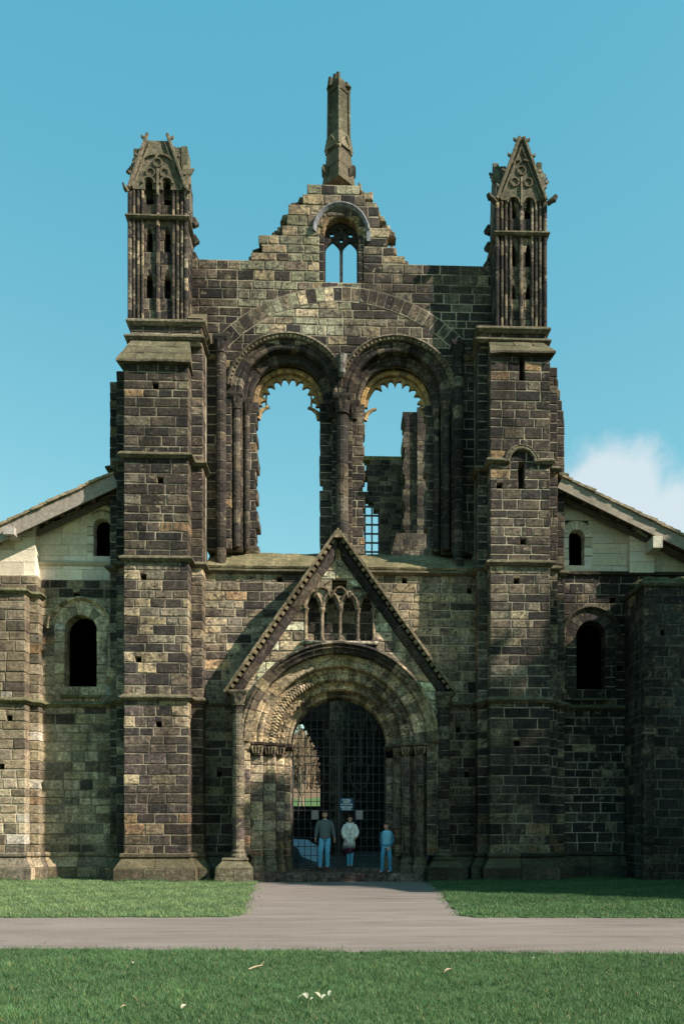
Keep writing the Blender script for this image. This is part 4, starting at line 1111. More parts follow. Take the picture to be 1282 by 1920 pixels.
for cs in (cl, cm_):
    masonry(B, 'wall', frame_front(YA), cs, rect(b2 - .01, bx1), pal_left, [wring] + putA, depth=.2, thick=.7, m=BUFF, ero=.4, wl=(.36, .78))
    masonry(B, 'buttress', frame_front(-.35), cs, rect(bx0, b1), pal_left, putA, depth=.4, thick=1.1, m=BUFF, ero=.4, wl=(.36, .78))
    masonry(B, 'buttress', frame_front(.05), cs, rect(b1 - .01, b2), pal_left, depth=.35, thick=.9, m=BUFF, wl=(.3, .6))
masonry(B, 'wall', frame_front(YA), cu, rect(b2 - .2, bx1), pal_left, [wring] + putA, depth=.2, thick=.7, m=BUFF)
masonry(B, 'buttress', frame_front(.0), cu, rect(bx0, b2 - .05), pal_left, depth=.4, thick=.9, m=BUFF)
# window dressings
def dressed(T, key, xc, zs, z0, r0, r1, y, yb, pal, m, n=9, hood=0., cm=None):
    ring_core(T, key, xc, zs, r0 + .01, r1 + .03, y + .02, yb, m=cm)
    arch(T, key, xc, zs, square(r0, r1, y - .004, yb - .02), n, pal, m=m, gap=.016)
    if hood: arch(T, key, xc, zs, [(hood, y + .1), (hood, y - .10), (hood - .05, y - .12), (hood - .13, y - .02), (hood - .13, y + .1)], n + 2, pal, m=MOSSY if m is not NEWST else NEWST, a0=.05, a1=math.pi - .05)
    for s in (-1, 1):
        masonry(T, key, frame_front(y), courses(z0, zs, .31), rect(*sorted((xc + s * r0, xc + s * r1))), pal, depth=yb - y - .03, thick=yb - y, wl=(.2, .36), m=m, corem=cm)
dressed(B, 'window', wx, wzs, wz0, .50, .82, YA, .95, pal_left, BUFF, 9, 1.05)
mb = MB(); mb.prism([(YA - .12, wz0 - .16), (YA - .12, wz0 - .10), (.95, wz0 + .06), (.95, wz0 - .16)], wx - .62, wx + .62, (.17, .18, .10), 'x'); B.put(mb, 'window_sill', MOSSY)
# new ashlar
zns = gz(1056, .5, 140)
vx0, vx1 = gx(-6, -.35), gx(211, -.35)
vz0, vz1 = gz(987, -.35, -6), gz(886, -.35, 211)
rline = lambda x: vz0 + (vz1 - vz0) * (x - vx0) / (vx1 - vx0) - .17
def under(xa, xb): return lambda z: [(max(xa, vx0 + (z + .17 - vz0) * (vx1 - vx0) / (vz1 - vz0)), xb)] if xb > vx0 + (z + .17 - vz0) * (vx1 - vx0) / (vz1 - vz0) else []
ux, uzs, uz0 = gx(191, .5), gz(987, .5, 191), gz(1054, .5, 191)
nx1 = gx(66, .12)
masonry(B, 'ashlar_wall', frame_front(.5), courses(zold - .05, rline(bx1), .38), under(nx1 - .1, bx1 + .3), pal_new, [arch_hole(ux, uzs, .46, uz0)], m=NEWST, corem=MORTARN, depth=.2, thick=.5, wl=(.6, 1.1), gap=.008, jit=.001, cham=.004, ero=0)
masonry(B, 'ashlar_wall', frame_front(.12), courses(zold, rline(nx1), .38), under(bx0, nx1), pal_new, m=NEWST, corem=MORTARN, depth=.4, thick=.8, wl=(.6, 1.1), gap=.008, jit=.001, cham=.004, ero=0)
dressed(B, 'ashlar_window', ux, uzs, uz0, .26, .48, .5, .9, pal_new, NEWST, 7, .66, MORTARN)
B.put(sweep([(nx1 - .05, .5), (bx1, .5)], [(-.05, zns - .1), (.05, zns - .08), (.09, zns), (.05, zns + .06), (-.05, zns + .1)], (.45, .41, .3), .002), 'string_course', NEWST)
B.put(sweep([(bx0, .12), (nx1 + .03, .12), (nx1 + .03, .5)], [(-.05, zold - .08), (.06, zold - .04), (.07, zold + .03), (-.05, zold + .08)], (.45, .41, .3), .002), 'string_course', NEWST)
planB = [(bx0, -.35), (b1, -.35), (b1, .05), (b2, .05), (b2, YA), (bx1, YA)]
def bstr(T, plan, z, h=.17, out=.12, col=(.2, .2, .12), m=None):
    prof = [(-.05, z - h * .6), (out * .35, z - h * .55), (out * .75, z - h * .25), (out, z - .02), (out * .97, z + h * .12), (out * .3, z + h * .5), (-.05, z + h * .62)]
    return T.put(sweep(plan, prof, col, .012), 'string_course', m or MOSSY)
bstr(B, planB, S1)
bstr(B, planB[:-2] + [(b2, YA - .02)], zstr)
for PRF in (PROFT, PROFB): sweep_blocks(B, 'plinth', planB, PRF, lambda x, z: pick([(3, TAN), (2, GREY), (2, BUFFC)]), .9, m=BUFF)
a, d, up, L, slab = roof(B, vx0 - 3.4, vz0 - 3.4 * (vz1 - vz0) / (vx1 - vx0), vx1, vz1, -.35, 10, .30, 0, (.25, .205, .13))
for k in range(7):
    mb = MB(); slab(mb, L * (.45 + .07 * k), L * (.45 + .07 * k) + .13, -.34, -.34, -.16, -.16, -.28, .55, vary((.13, .10, .08))); B.put(mb, 'rafter_end', TIMBER_M)
mb = MB(); slab(mb, L * .40, L, -.50, -.50, -.36, -.36, .2, .34, (.12, .10, .085)); B.put(mb, 'wall_plate', TIMBER_M)
px_e, pz_e = at(17, 995, -.5); mb = MB(); mb.box(px_e - .16, px_e + .16, -.55, .2, pz_e - .12, pz_e + .1, (.36, .33, .29)); B.put(mb, 'purlin_end', TIMBER_M)
mb = MB(); mb.box(bx0 - .3, bx0, .2, 10, 0, zold + 1, TAN); mb.box(bx0, bx1 + .5, 9.7, 10, 0, 14, TAN); mb.box(bx1 + .02, bx1 + .3, .9, 9.7, 0, 14, TAN); B.put(mb, 'rear_wall', STONE)
B.finish(300, stuffname='stonework')

# ------------------------------------------------------------------ aisle building on the right
def pal_right_shade(x, z): return pick([(4, DARK), (4, CHAR), (1.2, BROWN), (1.0, (.05, .055, .052)), (.3, TAN)]) if z < 7 or x > 9 else pick([(4, DARK), (3, CHAR), (2.4, BROWN), (1.2, GREY), (.4, TAN)])  # stone darkened to carry the shade of this side, deepest low down
C = Thing('aisle_building', 'stone aisle with shade in its dark stone, pale ashlar gable, black window openings and sloping slate roof', 'stone building', (9, 1, 0))
cx0, cx1 = rb1 - .03, gx(1282, .5) + 3.5
zoldR = gz(1075, YA, 1120); zsr = gz(1327, YA, 1120)
wx, wzs, wz0 = gx(1108, YA), gz(1192, YA, 1108), gz(1305, YA, 1108)
putR_ = [putlog(gx(px, YA), gz(py, YA, px), .1) for px, py in ((1148, 1116), (1162, 1250))]
masonry(C, 'wall', frame_front(YA), courses(ZP, zsr, .3), rect(cx0, cx1), pal_right_shade, depth=.2, thick=.7, ero=.5)
masonry(C, 'wall', frame_front(YA), courses(zsr, zoldR, .3), rect(cx0, cx1), pal_right_shade, [arch_hole(wx, wzs, .80, wz0 + .1)] + putR_, depth=.2, thick=.7, ero=.5)
dressed(C, 'window', wx, wzs, wz0, .47, .80, YA, .95, pal_right_shade, STONE, 10, .95)
mb = MB(); mb.prism([(YA - .12, wz0 - .16), (YA - .12, wz0 - .10), (.95, wz0 + .06), (.95, wz0 - .16)], wx - .6, wx + .6, (.12, .12, .08), 'x'); C.put(mb, 'window_sill', MOSSY)
bstr(C, [(cx0, YA), (cx1, YA)], zsr, col=(.1, .1, .07))
C.put(sweep([(cx0, YA), (cx1, YA)], [(-.05, zoldR - .1), (.08, zoldR - .05), (.1, zoldR + .03), (-.05, zoldR + .09)], DARK, .01), 'coping', MOSSY)
for PRF in (PROFT, PROFB): sweep_blocks(C, 'plinth', [(cx0, YA), (cx1, YA)], PRF, pal_right_shade, .9)
wx0, wx1 = gx(1056, -.35), gx(1284, -.35)
wz0_, wz1_ = gz(893, -.35, 1056), gz(1005, -.35, 1284)
sl_ = (wz1_ - wz0_) / (wx1 - wx0)
underR = lambda xa, xb: (lambda z: [(xa, min(xb, wx0 + (z + .17 - wz0_) / sl_))] if wx0 + (z + .17 - wz0_) / sl_ > xa else [])
ux, uzs, uz0 = gx(1081, .5), gz(1007, .5, 1081), gz(1068, .5, 1081)
p0, p1 = gx(1176, .5), gx(1226, .3)
masonry(C, 'ashlar_wall', frame_front(.5), courses(zoldR - .05, wz0_ - .3, .36), underR(cx0, cx1), pal_new, [arch_hole(ux, uzs, .50, uz0)], m=NEWST, corem=MORTARN, depth=.2, thick=.5, wl=(.6, 1.1), gap=.010, jit=.001, cham=.004, ero=0)
masonry(C, 'ashlar_wall', frame_front(.28), courses(zoldR, wz0_ + sl_ * (p0 - wx0) - .3, .36), underR(p0, p1), pal_new, m=NEWST, corem=MORTARN, depth=.3, thick=.4, wl=(.5, .9), gap=.010, jit=.001, cham=.004, ero=0)
dressed(C, 'ashlar_window', ux, uzs, uz0, .25, .52, .5, .9, pal_new, NEWST, 9, 0, MORTARN)
a, d, up, L, slab = roof(C, wx0, wz0_, wx1 + 3.4, wz1_ + 3.4 * sl_, -.35, 10, .24, 0, (.25, .205, .13))
for k in range(6):
    mb = MB(); slab(mb, L * (.04 + .075 * k), L * (.04 + .075 * k) + .12, -.32, -.32, -.16, -.16, -.28, .55, vary((.13, .10, .08))); C.put(mb, 'rafter_end', TIMBER_M)
mb = MB(); slab(mb, 0, L * .62, -.46, -.46, -.33, -.33, .2, .34, (.12, .10, .085)); C.put(mb, 'wall_plate', TIMBER_M)
px_e, pz_e = at(1235, 1013, -.5); mb = MB(); mb.box(px_e - .15, px_e + .15, -.42, .3, pz_e - .2, pz_e + .16, (.48, .45, .36)); C.put(mb, 'corbel', NEWST)
mb = MB(); mb.box(cx1, cx1 + .3, .2, 10, 0, zoldR + 1, TAN); mb.box(cx0 - .5, cx1, 9.7, 10, 0, 14, TAN); mb.box(cx0 - .3, cx0 - .02, .9, 9.7, 0, 14, TAN); C.put(mb, 'rear_wall', STONE)
C.finish(300)

# ------------------------------------------------------------------ the range that runs forward on the right, mostly outside the picture
G = Thing('cloister_range', 'mossy stone range with painted shade projecting forward at the far right', 'stone building', (13, -2, 0))
YG = -1.4; g0 = gx(1207, YG); g1 = 15.0
zg = gz(1098, YG, 1240)
masonry(G, 'wall', frame_front(YG), courses(.0, zg, .3), rect(g0, g1), pal_right_shade, [putlog(gx(1240, YG), gz(1177, YG, 1240), .1)], depth=.3, thick=1.2, ero=.5, corem=MORTARD)  # dark stone and joints hold the painted shade
masonry(G, 'wall', (Vector((g0, YA + .05, 0)), Vector((0, -1, 0)), Vector((-1, 0, 0))), courses(.0, zg, .3), rect(0, YA + .05 - YG), pal_right_shade, depth=.3, thick=.5, wl=(.4, .6), facing=.15)
G.put(sweep([(g0, YA), (g0, YG), (g1, YG)], [(-.3, zg - .05), (.08, zg - .02), (.12, zg + .06), (.02, zg + .16), (-.5, zg + .22)], (.08, .08, .06), .02), 'coping', MOSSY)
mb = MB()
for k in range(90):
    x = rnd(g0 + .1, 12.6); y = YG + rnd(.12, 1.1); s_ = rnd(.12, .28)
    ell(mb, (x, y, zg + .12 + rnd(0, .25) * (y - YG)), (s_, s_, s_ * rnd(.5, .9)), vary((.05, .06, .03), .4), 7, 5)
o = G.put(mb, 'rubble_top', MOSSY); o['kind'] = 'stuff'
RX0, RX1, RY0, RY1, RH = 15., 23., -12., 2., 13.2
mb = MB(); mb.box(RX0, RX1, RY0, RY1, -.1, RH - 1.5, TAN); G.put(mb, 'range_wall', MOSSY)
mb = MB(); mb.prism([(RX0 - .3, RH - 1.55), (RX1 + .3, RH - 1.55), (RX1 - 3, RH + 1), (RX0 + 2, RH + 1)], RY0 - .3, RY1, (.16, .14, .1)); G.put(mb, 'roof', SLATE)
for k in range(4):
    mb = MB(); y = RY0 + 2 + 3 * k; mb.prism([(y - .5, 5), (y + .5, 5), (y + .5, 7.4), (y, 8), (y - .5, 7.4)], RX0 - .03, RX0 + .1, (.01, .01, .012), 'x'); G.put(mb, 'window', GLASS)
G.finish(300)

# ------------------------------------------------------------------ inside the nave and beyond
N = Thing('nave_ruin', 'ruined nave walls and lancet screen, darkened for shade, seen behind the iron gate', 'ruined wall', (0, 20, 0))
YN = 20.
dk = lambda x, z: pick([(3, CHAR), (2, DARK), (1, PURP)])  # near-black stone carries the shade of the enclosed nave
oxc, oz0, ozs, ozt = gx(556, YN), gz(1517, YN, 570), gz(1436, YN, 570), gz(1342, YN, 556)
ohalf = gx(600, YN) - oxc
hl = [lancet_hole(oxc, oz0, ozs, ohalf, ozt)]
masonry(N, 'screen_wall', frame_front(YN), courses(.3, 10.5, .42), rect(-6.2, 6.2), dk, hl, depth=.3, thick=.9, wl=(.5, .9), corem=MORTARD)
arch_m = MB()
for k in range(9):
    t = k / 8; z = ozs + (ozt - ozs) * t; q = lancet_hole(oxc, oz0, ozs, ohalf, ozt)(min(z, ozt - .05))
    if q: arch_m.tube([(q[1] + .08, YN + .1, z), (q[1] - rnd(.05, .22), YN + .2, z - rnd(0, .15))], [.13, .05], 6, DARK)
N.put(arch_m, 'broken_cusp', STONE)
for k, (px, zb, zt) in enumerate(((663, 1440, 1350), (690, 1440, 1338), (712, 1440, 1350))):
    mb = MB(); x = gx(px, YN); z0, z1, z2 = gz(zb, YN, px), gz(1385, YN, px), gz(zt, YN, px)
    for s in (-1, 1): mb.tube([(x + s * .33, YN - .1, z0), (x + s * .33, YN - .1, z1), (x + s * .2, YN - .1, (z1 + z2) / 2 + .1), (x, YN - .1, z2)], .09, 6, vary(BROWN))
    N.put(mb, 'blind_lancet', STONE)
for s in (-1, 1):
    mb = MB(); mb.box(*sorted((s * 5.2, s * 6.2)), 1.5, YN + .8, 0, 15.5 if s > 0 else 10, DARK); N.put(mb, 'side_wall', STONE)
px0 = gx(633, 12.)
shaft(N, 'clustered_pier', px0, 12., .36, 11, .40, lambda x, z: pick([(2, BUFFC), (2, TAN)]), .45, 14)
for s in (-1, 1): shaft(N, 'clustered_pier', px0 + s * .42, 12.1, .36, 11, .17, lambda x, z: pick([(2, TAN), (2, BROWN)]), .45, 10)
N.finish(120)
mb = MB(); mb.box(-5.2, 5.2, .75, YN, -.05, .36, (.095, .082, .075)); tag(mb.build('nave_floor', STONE), kind='structure')
def on_patch(px, py):
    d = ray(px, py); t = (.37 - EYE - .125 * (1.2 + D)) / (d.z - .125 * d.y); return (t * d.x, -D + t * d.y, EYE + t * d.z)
top = [on_patch(px, py) for px, py in ((535, 1573), (576, 1575), (600, 1590), (606, 1607), (592, 1617), (566, 1607), (556, 1589), (535, 1580))]
mb = MB(); mb.add(top + [(x, y, .0) for x, y, z in top], [tuple(range(8))] + [(k, k + 8, (k + 1) % 8 + 8, (k + 1) % 8) for k in range(8)], (.55, .60, .66)); tag(mb.build('daylight_patch', attr_mat('painted_daylight', .8, .15, 6)), kind='structure')  # pale sheet shaped as a patch of daylight on the nave floor

T = Thing('crossing_tower', 'broken dark crossing tower with iron window lattice rising behind the right window', 'ruined tower', (3, 42, 0))
YT = 40.
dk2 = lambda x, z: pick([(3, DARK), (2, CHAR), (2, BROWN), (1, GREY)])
tw0, tw1 = gx(683, YT), gx(835, YT)
zt_ = gz(862, YT, 720)
wa, wb = gx(675, YT), gx(712, YT); wt_ = gz(938, YT, 700)
def tout(z):
    k = .22 * math.sin(z * 2.1) + .14 * math.sin(z * 5.3); return [(tw0 + .25 + k + max(0, (24 - z)) * 0, tw1)]
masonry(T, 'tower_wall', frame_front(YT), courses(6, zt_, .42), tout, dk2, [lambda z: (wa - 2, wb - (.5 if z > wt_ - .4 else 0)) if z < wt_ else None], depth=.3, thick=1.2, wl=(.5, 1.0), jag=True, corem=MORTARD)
q0, q1 = gx(757, YT - 2), gx(812, YT - 2)
zq = gz(772, YT - 2, 775)
masonry(T, 'stair_turret', frame_front(YT - 2), courses(6, zq, .42), lambda z: [(q0 + .1 * math.sin(z * 3), q1)], dk2, depth=.3, thick=2.2, wl=(.5, 1.0), jag=True, corem=MORTARD)
masonry(T, 'stair_turret', frame_front(YT - 2.3), courses(6, gz(763, YT - 2.3, 790), .42), rect(gx(782, YT - 2.3), q1), dk2, depth=.3, thick=.5, wl=(.4, .6), jag=True, corem=MORTARD)
masonry(T, 'stair_turret', frame_front(YT - 2.6), courses(6, gz(1000, YT - 2.6, 775), .42), lambda z: [(q0 - .5 - .25 * max(0, gz(1010, YT, 775) - z), q1)], dk2, depth=.3, thick=.7, wl=(.5, .9), corem=MORTARD)
mb = MB(); mb.box(tw0, q0 + .2, YT + .05, YT + 1.1, zt_ - .02, zt_ + .3, (.16, .16, .07)); T.put(mb, 'mossy_wall_top', MOSSY)
for px in (684, 697, 710): mb = MB(); x = gx(px, YT + .5); mb.box(x - .06, x + .06, YT + .45, YT + .57, 18, wt_ + .1, (.02, .02, .02)); T.put(mb, 'lattice_bar', IRON)
for py in range(950, 1048, 17): mb = MB(); z = gz(py, YT + .5, 700); mb.box(wa - .5, wb + .05, YT + .42, YT + .6, z - .05, z + .05, (.02, .02, .02)); T.put(mb, 'lattice_bar', IRON)
mb = MB(); z = gz(942, YT + .5, 700); mb.box(wa - 1.5, wb + .6, YT + .3, YT + 1.3, z + .15, z + .75, DARK); T.put(mb, 'lintel', STONE)
T.finish(200)

# ------------------------------------------------------------------ ground
def soil(name, c1, c2, c3, bmp=.02, sc=(1, 1, 1), grit=60):
    m, nt, b = new_mat(name)
    p = wpos(nt)
    a_ = noise(nt, wpos(nt, sc), .9, 5, .6, .5); f_ = noise(nt, p, grit, 4, .7); g_ = noise(nt, wpos(nt, (.5, 2.0, 1)), 1.3, 4, .6)
    c = mix(nt, mrange(nt, a_, .3, .7), c1, c2); c = mix(nt, mrange(nt, g_, .5, .75, 0, .6), c, c3)
    c = mix(nt, 1., c, mix(nt, mrange(nt, f_, .25, .75), (.72, .72, .72), (1.28, 1.28, 1.28)), 'MULTIPLY')
    nt.links.new(c, b.inputs['Base Color']); b.inputs['Roughness'].default_value = .95; b.inputs['Specular IOR Level'].default_value = .12
    bump(nt, b, f_, .7, bmp); return m
TURF = soil('turf_soil', (.055, .105, .038), (.08, .14, .052), (.075, .10, .045), .03)
PATHM = soil('path_gravel', (.165, .140, .120), (.235, .202, .178), (.108, .084, .066), .018, (.3, 1.8, 1), 38)
mb = MB(); n = 60
ys = list(np.linspace(-60, 20, 12)) + [45, 62, 82, 100, 118, 140, 200, 900]
hz = lambda y: np.interp(y, [-999, 30, 62, 82, 118, 140, 200, 900], [0, 0, 3.2, 5.6, 13., 14., 14, 20])
xs = [-900, -300, -120, -60] + list(np.linspace(-40, 40, 17)) + [60, 120, 300, 900]
v = [(x, y, hz(y) + (rnd(-.3, .3) if y > 62 else 0)) for y in [-500] + ys for x in xs]; W = len(xs)
f = [(i * W + k, i * W + k + 1, (i + 1) * W + k + 1, (i + 1) * W + k) for i in range(len(ys)) for k in range(W - 1)]
mb.add(v, f); o = mb.build('ground', TURF, None, True, (0, 0, 0)); tag(o, kind='structure')
LITTER = soil('leaf_litter', (.13, .09, .055), (.17, .12, .075), (.10, .07, .045), .1, (1, 1, 1), 3)
o.data.materials.append(LITTER)
for q in o.data.polygons:
    if q.center.y > 80: q.material_index = 1
gp = lambda px, py: ground(px, py)
LAWN_Z = .025
def wob(a, b, n, amp):
    out = []
    for i in range(n):
        t = i / n; out.append((a[0] + (b[0] - a[0]) * t + rnd(-amp, amp), a[1] + (b[1] - a[1]) * t + rnd(-amp, amp)))
    return out
y_far = -11.3
e1, e2 = gp(478, 1657), gp(455, 1716); e3, e4 = gp(823, 1668), gp(862, 1718)
corL = [e2, gp(430, 1721)]; corR = [e4, gp(890, 1722)]
farL, farR = gp(-250, 1723), gp(1530, 1723)
nearL, nearR = gp(-250, 1781), gp(1530, 1796)
polyL = [(-22, .6), (e1[0], .0)] + wob(e1, e2, 14, .05) + wob(corL[0], corL[1], 3, .03) + wob(corL[1], farL, 40, .05) + [farL, (-22, farL[1])]
polyR = [(22, .6), (22, farR[1]), farR] + wob(farR, corR[1], 40, .05) + wob(corR[1], corR[0], 3, .03) + wob(e4, e3, 14, .05) + [(e3[0], 0)]
polyF = wob(nearL, nearR, 70, .06) + [nearR, (22, nearR[1]), (22, -40), (-22, -40), (-22, nearL[1])]
pathpoly = [(-60, 1), (60, 1), (60, -17.6), (-60, -17.6)]
mb = MB(); mb.add([(x, y, .004) for x, y in [(-60, -17.5), (60, -17.5), (60, -9.5), (-60, -9.5)]], [(0, 1, 2, 3)]); 
mb.add([(e1[0] - .8, .9, .004), (corL[0][0] - 1.5, -9.495, .004), (corR[0][0] + 1.5, -9.495, .004), (e3[0] + .8, .9, .004)], [(0, 1, 2, 3)])
tag(mb.build('path', PATHM), kind='structure')
def flat(poly, z, name, m):
    mb = MB(); mb.add([(x, y, z) for x, y in poly] + [(x, y, -.01) for x, y in poly], [tuple(range(len(poly)))] + [(i, (i + 1) % len(poly), (i + 1) % len(poly) + len(poly), i + len(poly)) for i in range(len(poly))])
    o = mb.build(name, m); o.data.update(); bm_fix(o); return tag(o, kind='structure')
def bm_fix(o):
    import bmesh
    b = bmesh.new(); b.from_mesh(o.data); bmesh.ops.triangulate(b, faces=[q for q in b.faces if len(q.verts) > 4]); bmesh.ops.recalc_face_normals(b, faces=b.faces); b.to_mesh(o.data); b.free()
flat(polyL, LAWN_Z, 'lawn', TURF); flat(polyR, LAWN_Z, 'lawn', TURF); flat(polyF, LAWN_Z, 'lawn', TURF)
def inside(poly, x, y):
    r = np.zeros(len(x), bool); n = len(poly); j = n - 1
    for i in range(n):
        xi, yi = poly[i]; xj, yj = poly[j]
        if yi != yj: r ^= ((yi > y) != (yj > y)) & (x < (xj - xi) * (y - yi) / (yj - yi) + xi)
        j = i
    return r
def lump(x, y, k, ph):
    return (np.sin(x * k + ph) * np.sin(y * k * 1.3 + ph * 2) + np.sin(x * k * 2.3 + y * k * 1.1 + ph) * .6 + np.sin(x * k * .37 - y * k * .7) * .8) / 2.4
GRASS = None
def grass_mat():
    m, nt, b = new_mat('grass_blades')
    a_ = nt.nodes.new('ShaderNodeAttribute'); a_.attribute_name = 'Col'
    nt.links.new(a_.outputs[0], b.inputs['Base Color']); b.inputs['Roughness'].default_value = .6; b.inputs['Specular IOR Level'].default_value = .25
    t = nt.nodes.new('ShaderNodeBsdfTranslucent'); nt.links.new(a_.outputs[0], t.inputs[0])
    ms = nt.nodes.new('ShaderNodeMixShader'); ms.inputs[0].default_value = .3
    out = [q for q in nt.nodes if q.type == 'OUTPUT_MATERIAL'][0]
    nt.links.new(b.outputs[0], ms.inputs[1]); nt.links.new(t.outputs[0], ms.inputs[2]); nt.links.new(ms.outputs[0], out.inputs[0]); return m
GRASS = grass_mat()
def grass(name, poly, box, n, hgt, wid, base):
    x = NPR.uniform(box[0], box[1], n); y = NPR.uniform(box[2], box[3], n)
    ej = NPR.uniform(.02, .17, n); jx, jy = NPR.normal(0, 1, n) * ej, NPR.normal(0, 1, n) * ej
    k = inside(poly, x + jx, y + jy)
    # bald, thin patches and thicker tufts
    L = lump(x, y, 3.1, .7); L2 = lump(x, y, 11., 2.)
    k &= NPR.uniform(0, 1, n) < .8 + .35 * L + .2 * L2
    x, y, L, L2 = x[k], y[k], L[k], L2[k]; m = len(x)
    h = hgt * NPR.uniform(.5, 1.3, m) * (1 + .5 * L2 + .3 * L); a = NPR.uniform(0, 2 * np.pi, m); w = wid * NPR.uniform(.6, 1.3, m)
    lx, ly = NPR.normal(0, .55, m) * h, NPR.normal(0, .55, m) * h
    V = np.empty((m, 3, 3), np.float32)
    V[:, 0] = np.stack([x - np.cos(a) * w, y - np.sin(a) * w, np.full(m, LAWN_Z - .005)], 1)
    V[:, 1] = np.stack([x + np.cos(a) * w, y + np.sin(a) * w, np.full(m, LAWN_Z - .005)], 1)
    V[:, 2] = np.stack([x + lx, y + ly, LAWN_Z + h], 1)
    c = np.array(base)[None, :] * (1 + .3 * L + .22 * L2 + NPR.normal(0, .26, m))[:, None]
    dry = NPR.uniform(0, 1, m) < .05; c[dry] = np.array((.26, .25, .13)) * NPR.uniform(.7, 1.2, (dry.sum(), 1))
    yel = NPR.uniform(0, 1, m) < .25 + .2 * L; c[yel] *= np.array((1.35, 1.12, .9))
    c = np.clip(c, .01, 1)
    me = bpy.data.meshes.new(name); me.vertices.add(3 * m); me.loops.add(3 * m); me.polygons.add(m)
    me.vertices.foreach_set('co', V.ravel()); me.loops.foreach_set('vertex_index', np.arange(3 * m, dtype=np.int32))
    me.polygons.foreach_set('loop_start', np.arange(0, 3 * m, 3, dtype=np.int32)); me.update(calc_edges=True)
    C4 = np.ones((m, 3, 4), np.float32); C4[:, :, :3] = c[:, None, :]; C4[:, :2, :3] *= .8
    me.color_attributes.new('Col', 'FLOAT_COLOR', 'POINT').data.foreach_set('color', C4.ravel())
    me.materials.append(GRASS); o = link(name, me); o['kind'] = 'stuff'; return o
GB = (.078, .165, .068)
grass('grass', polyF, (-6.4, 6.6, -22.0, max(nearL[1], nearR[1]) + .5), 420000, .040, .0042, GB)
grass('grass', polyL, (-12.5, corL[0][0] + .3, -12.2, .3), 190000, .045, .008, (.16, .25, .115))  # paler blades put this lawn's brighter light into the colour
grass('grass', polyR, (corR[0][0] - .3, 12.5, -12.2, .3), 190000, .045, .008, GB)

for xa_, xb_, y in ((lm0 - .3, lm1 + .2, YB - .27), (lm1 + .2, lr1 + .2, YS - .27), (bx0, b1, -.62), (b2 + .1, lb0, YA - .27), (pxL - .75, pxL - .1, YP - .47), (rm0 - .3, rm1 + .2, YB - .27), (ra1, 8.9, YA - .27)):
    grass('grass', [(xa_, y - .10), (xb_, y - .10), (xb_, y + .03), (xa_, y + .03)], (xa_, xb_, y - .12, y + .05), int(700 * (xb_ - xa_)), .095, .008, GB)

# doorstep and threshold slabs
S = Thing('doorstep', 'worn dark stone doorstep of long slabs in the doorway', 'doorstep', (xcP, -.6, 0))
S.root['kind'] = 'structure'
for (ya, yb, za, zb, n, w) in ((-1.18, -.62, -.05, .26, 5, 2.55), (-.61, -.2, -.05, .27, 4, 2.2), (-.19, .74, -.05, .36, 6, 1.95)):
    e = courses(xcP - w, xcP + w, 2 * w / n, .2)
    for l, r in zip(e[:-1], e[1:]):
        mb = MB(); q = .012; c = vary((.115, .09, .08), .2); j = rnd(-.012, .012)
        mb.add([(l + .006, ya + rnd(0, .02), za), (r - .006, ya + rnd(0, .02), za), (r - .006, yb, za), (l + .006, yb, za), (l + .006, ya + rnd(0, .015), zb - q + j), (r - .006, ya + rnd(0, .015), zb - q + j), (r - .006, yb, zb + j), (l + .006, yb, zb + j), (l + .02, ya + .02, zb + j), (r - .02, ya + .02, zb + j)],
               [(0, 1, 5, 4), (1, 2, 6, 5), (2, 3, 7, 6), (3, 0, 4, 7), (4, 5, 9, 8), (8, 9, 6, 7), (4, 8, 7), (5, 6, 9)], c)
        S.put(mb, 'slab', STONE)
        
# ------------------------------------------------------------------ the iron gate, its sign and notices
K = Thing('iron_gate', 'black wrought iron lattice gate with two shield outlines filling the doorway', 'gate', (xcP, .5, .36))
YK = .46; zb0 = .40
def bar(pts, r, name='bar', n=6): mb = MB(); mb.tube(pts, r, n, (.02, .02, .02)); K.put(mb, name, IRON)
Rk = 1.48
nv = 15
for i in range(1, nv):
    x = -Rk + 2 * Rk * i / nv
    zt = ZS + math.sqrt(Rk * Rk - x * x) - .02
    bar([(xcP + x, YK, zb0), (xcP + x, YK, zt)], .013)
z = zb0 + .05; k = 0
while z < ZS + Rk - .1:
    w = Rk if z < ZS else math.sqrt(Rk * Rk - (z - ZS) ** 2)
    bar([(xcP - w, YK + .02, z), (xcP + w, YK + .02, z)], .012 if k % 6 else .02); z += .287; k += 1
for x in (-.02, .03): bar([(xcP + x, YK - .03, zb0), (xcP + x, YK - .03, ZS + .2)], .022, 'meeting_stile')
for x in (-1.46, 1.46): bar([(xcP + x, YK, zb0), (xcP + x, YK, ZS)], .024, 'hanging_stile')
for px in (590, 673.5):
    x, z = at(px, 1432, YK - .03); w = 17 * (D + YK) / F; h = 52 * (D + YK) / F
    mb = MB(); mb.tube([(x - w, YK - .03, z), (x - w, YK - .03, z - h * .55), (x - w * .7, YK - .03, z - h * .78), (x, YK - .03, z - h), (x + w * .7, YK - .03, z - h * .78), (x + w, YK - .03, z - h * .55), (x + w, YK - .03, z), (x, YK - .03, z + .02), (x - w, YK - .03, z)], .014, 6, (.05, .05, .055)); K.put(mb, 'shield', IRON)
sx0, sz1 = at(637, 1497, YK - .07); sx1, sz0 = at(662, 1521, YK - .07)
sg = Thing('park_sign', 'teal blue sign with white NO BALL GAMES lettering on the gate', 'sign', ((sx0 + sx1) / 2, YK - .07, sz0))
mb = MB(); mb.box(sx0, sx1, YK - .075, YK - .055, sz0, sz1, (.02, .15, .25)); sg.put(mb, 'panel', SIGN)
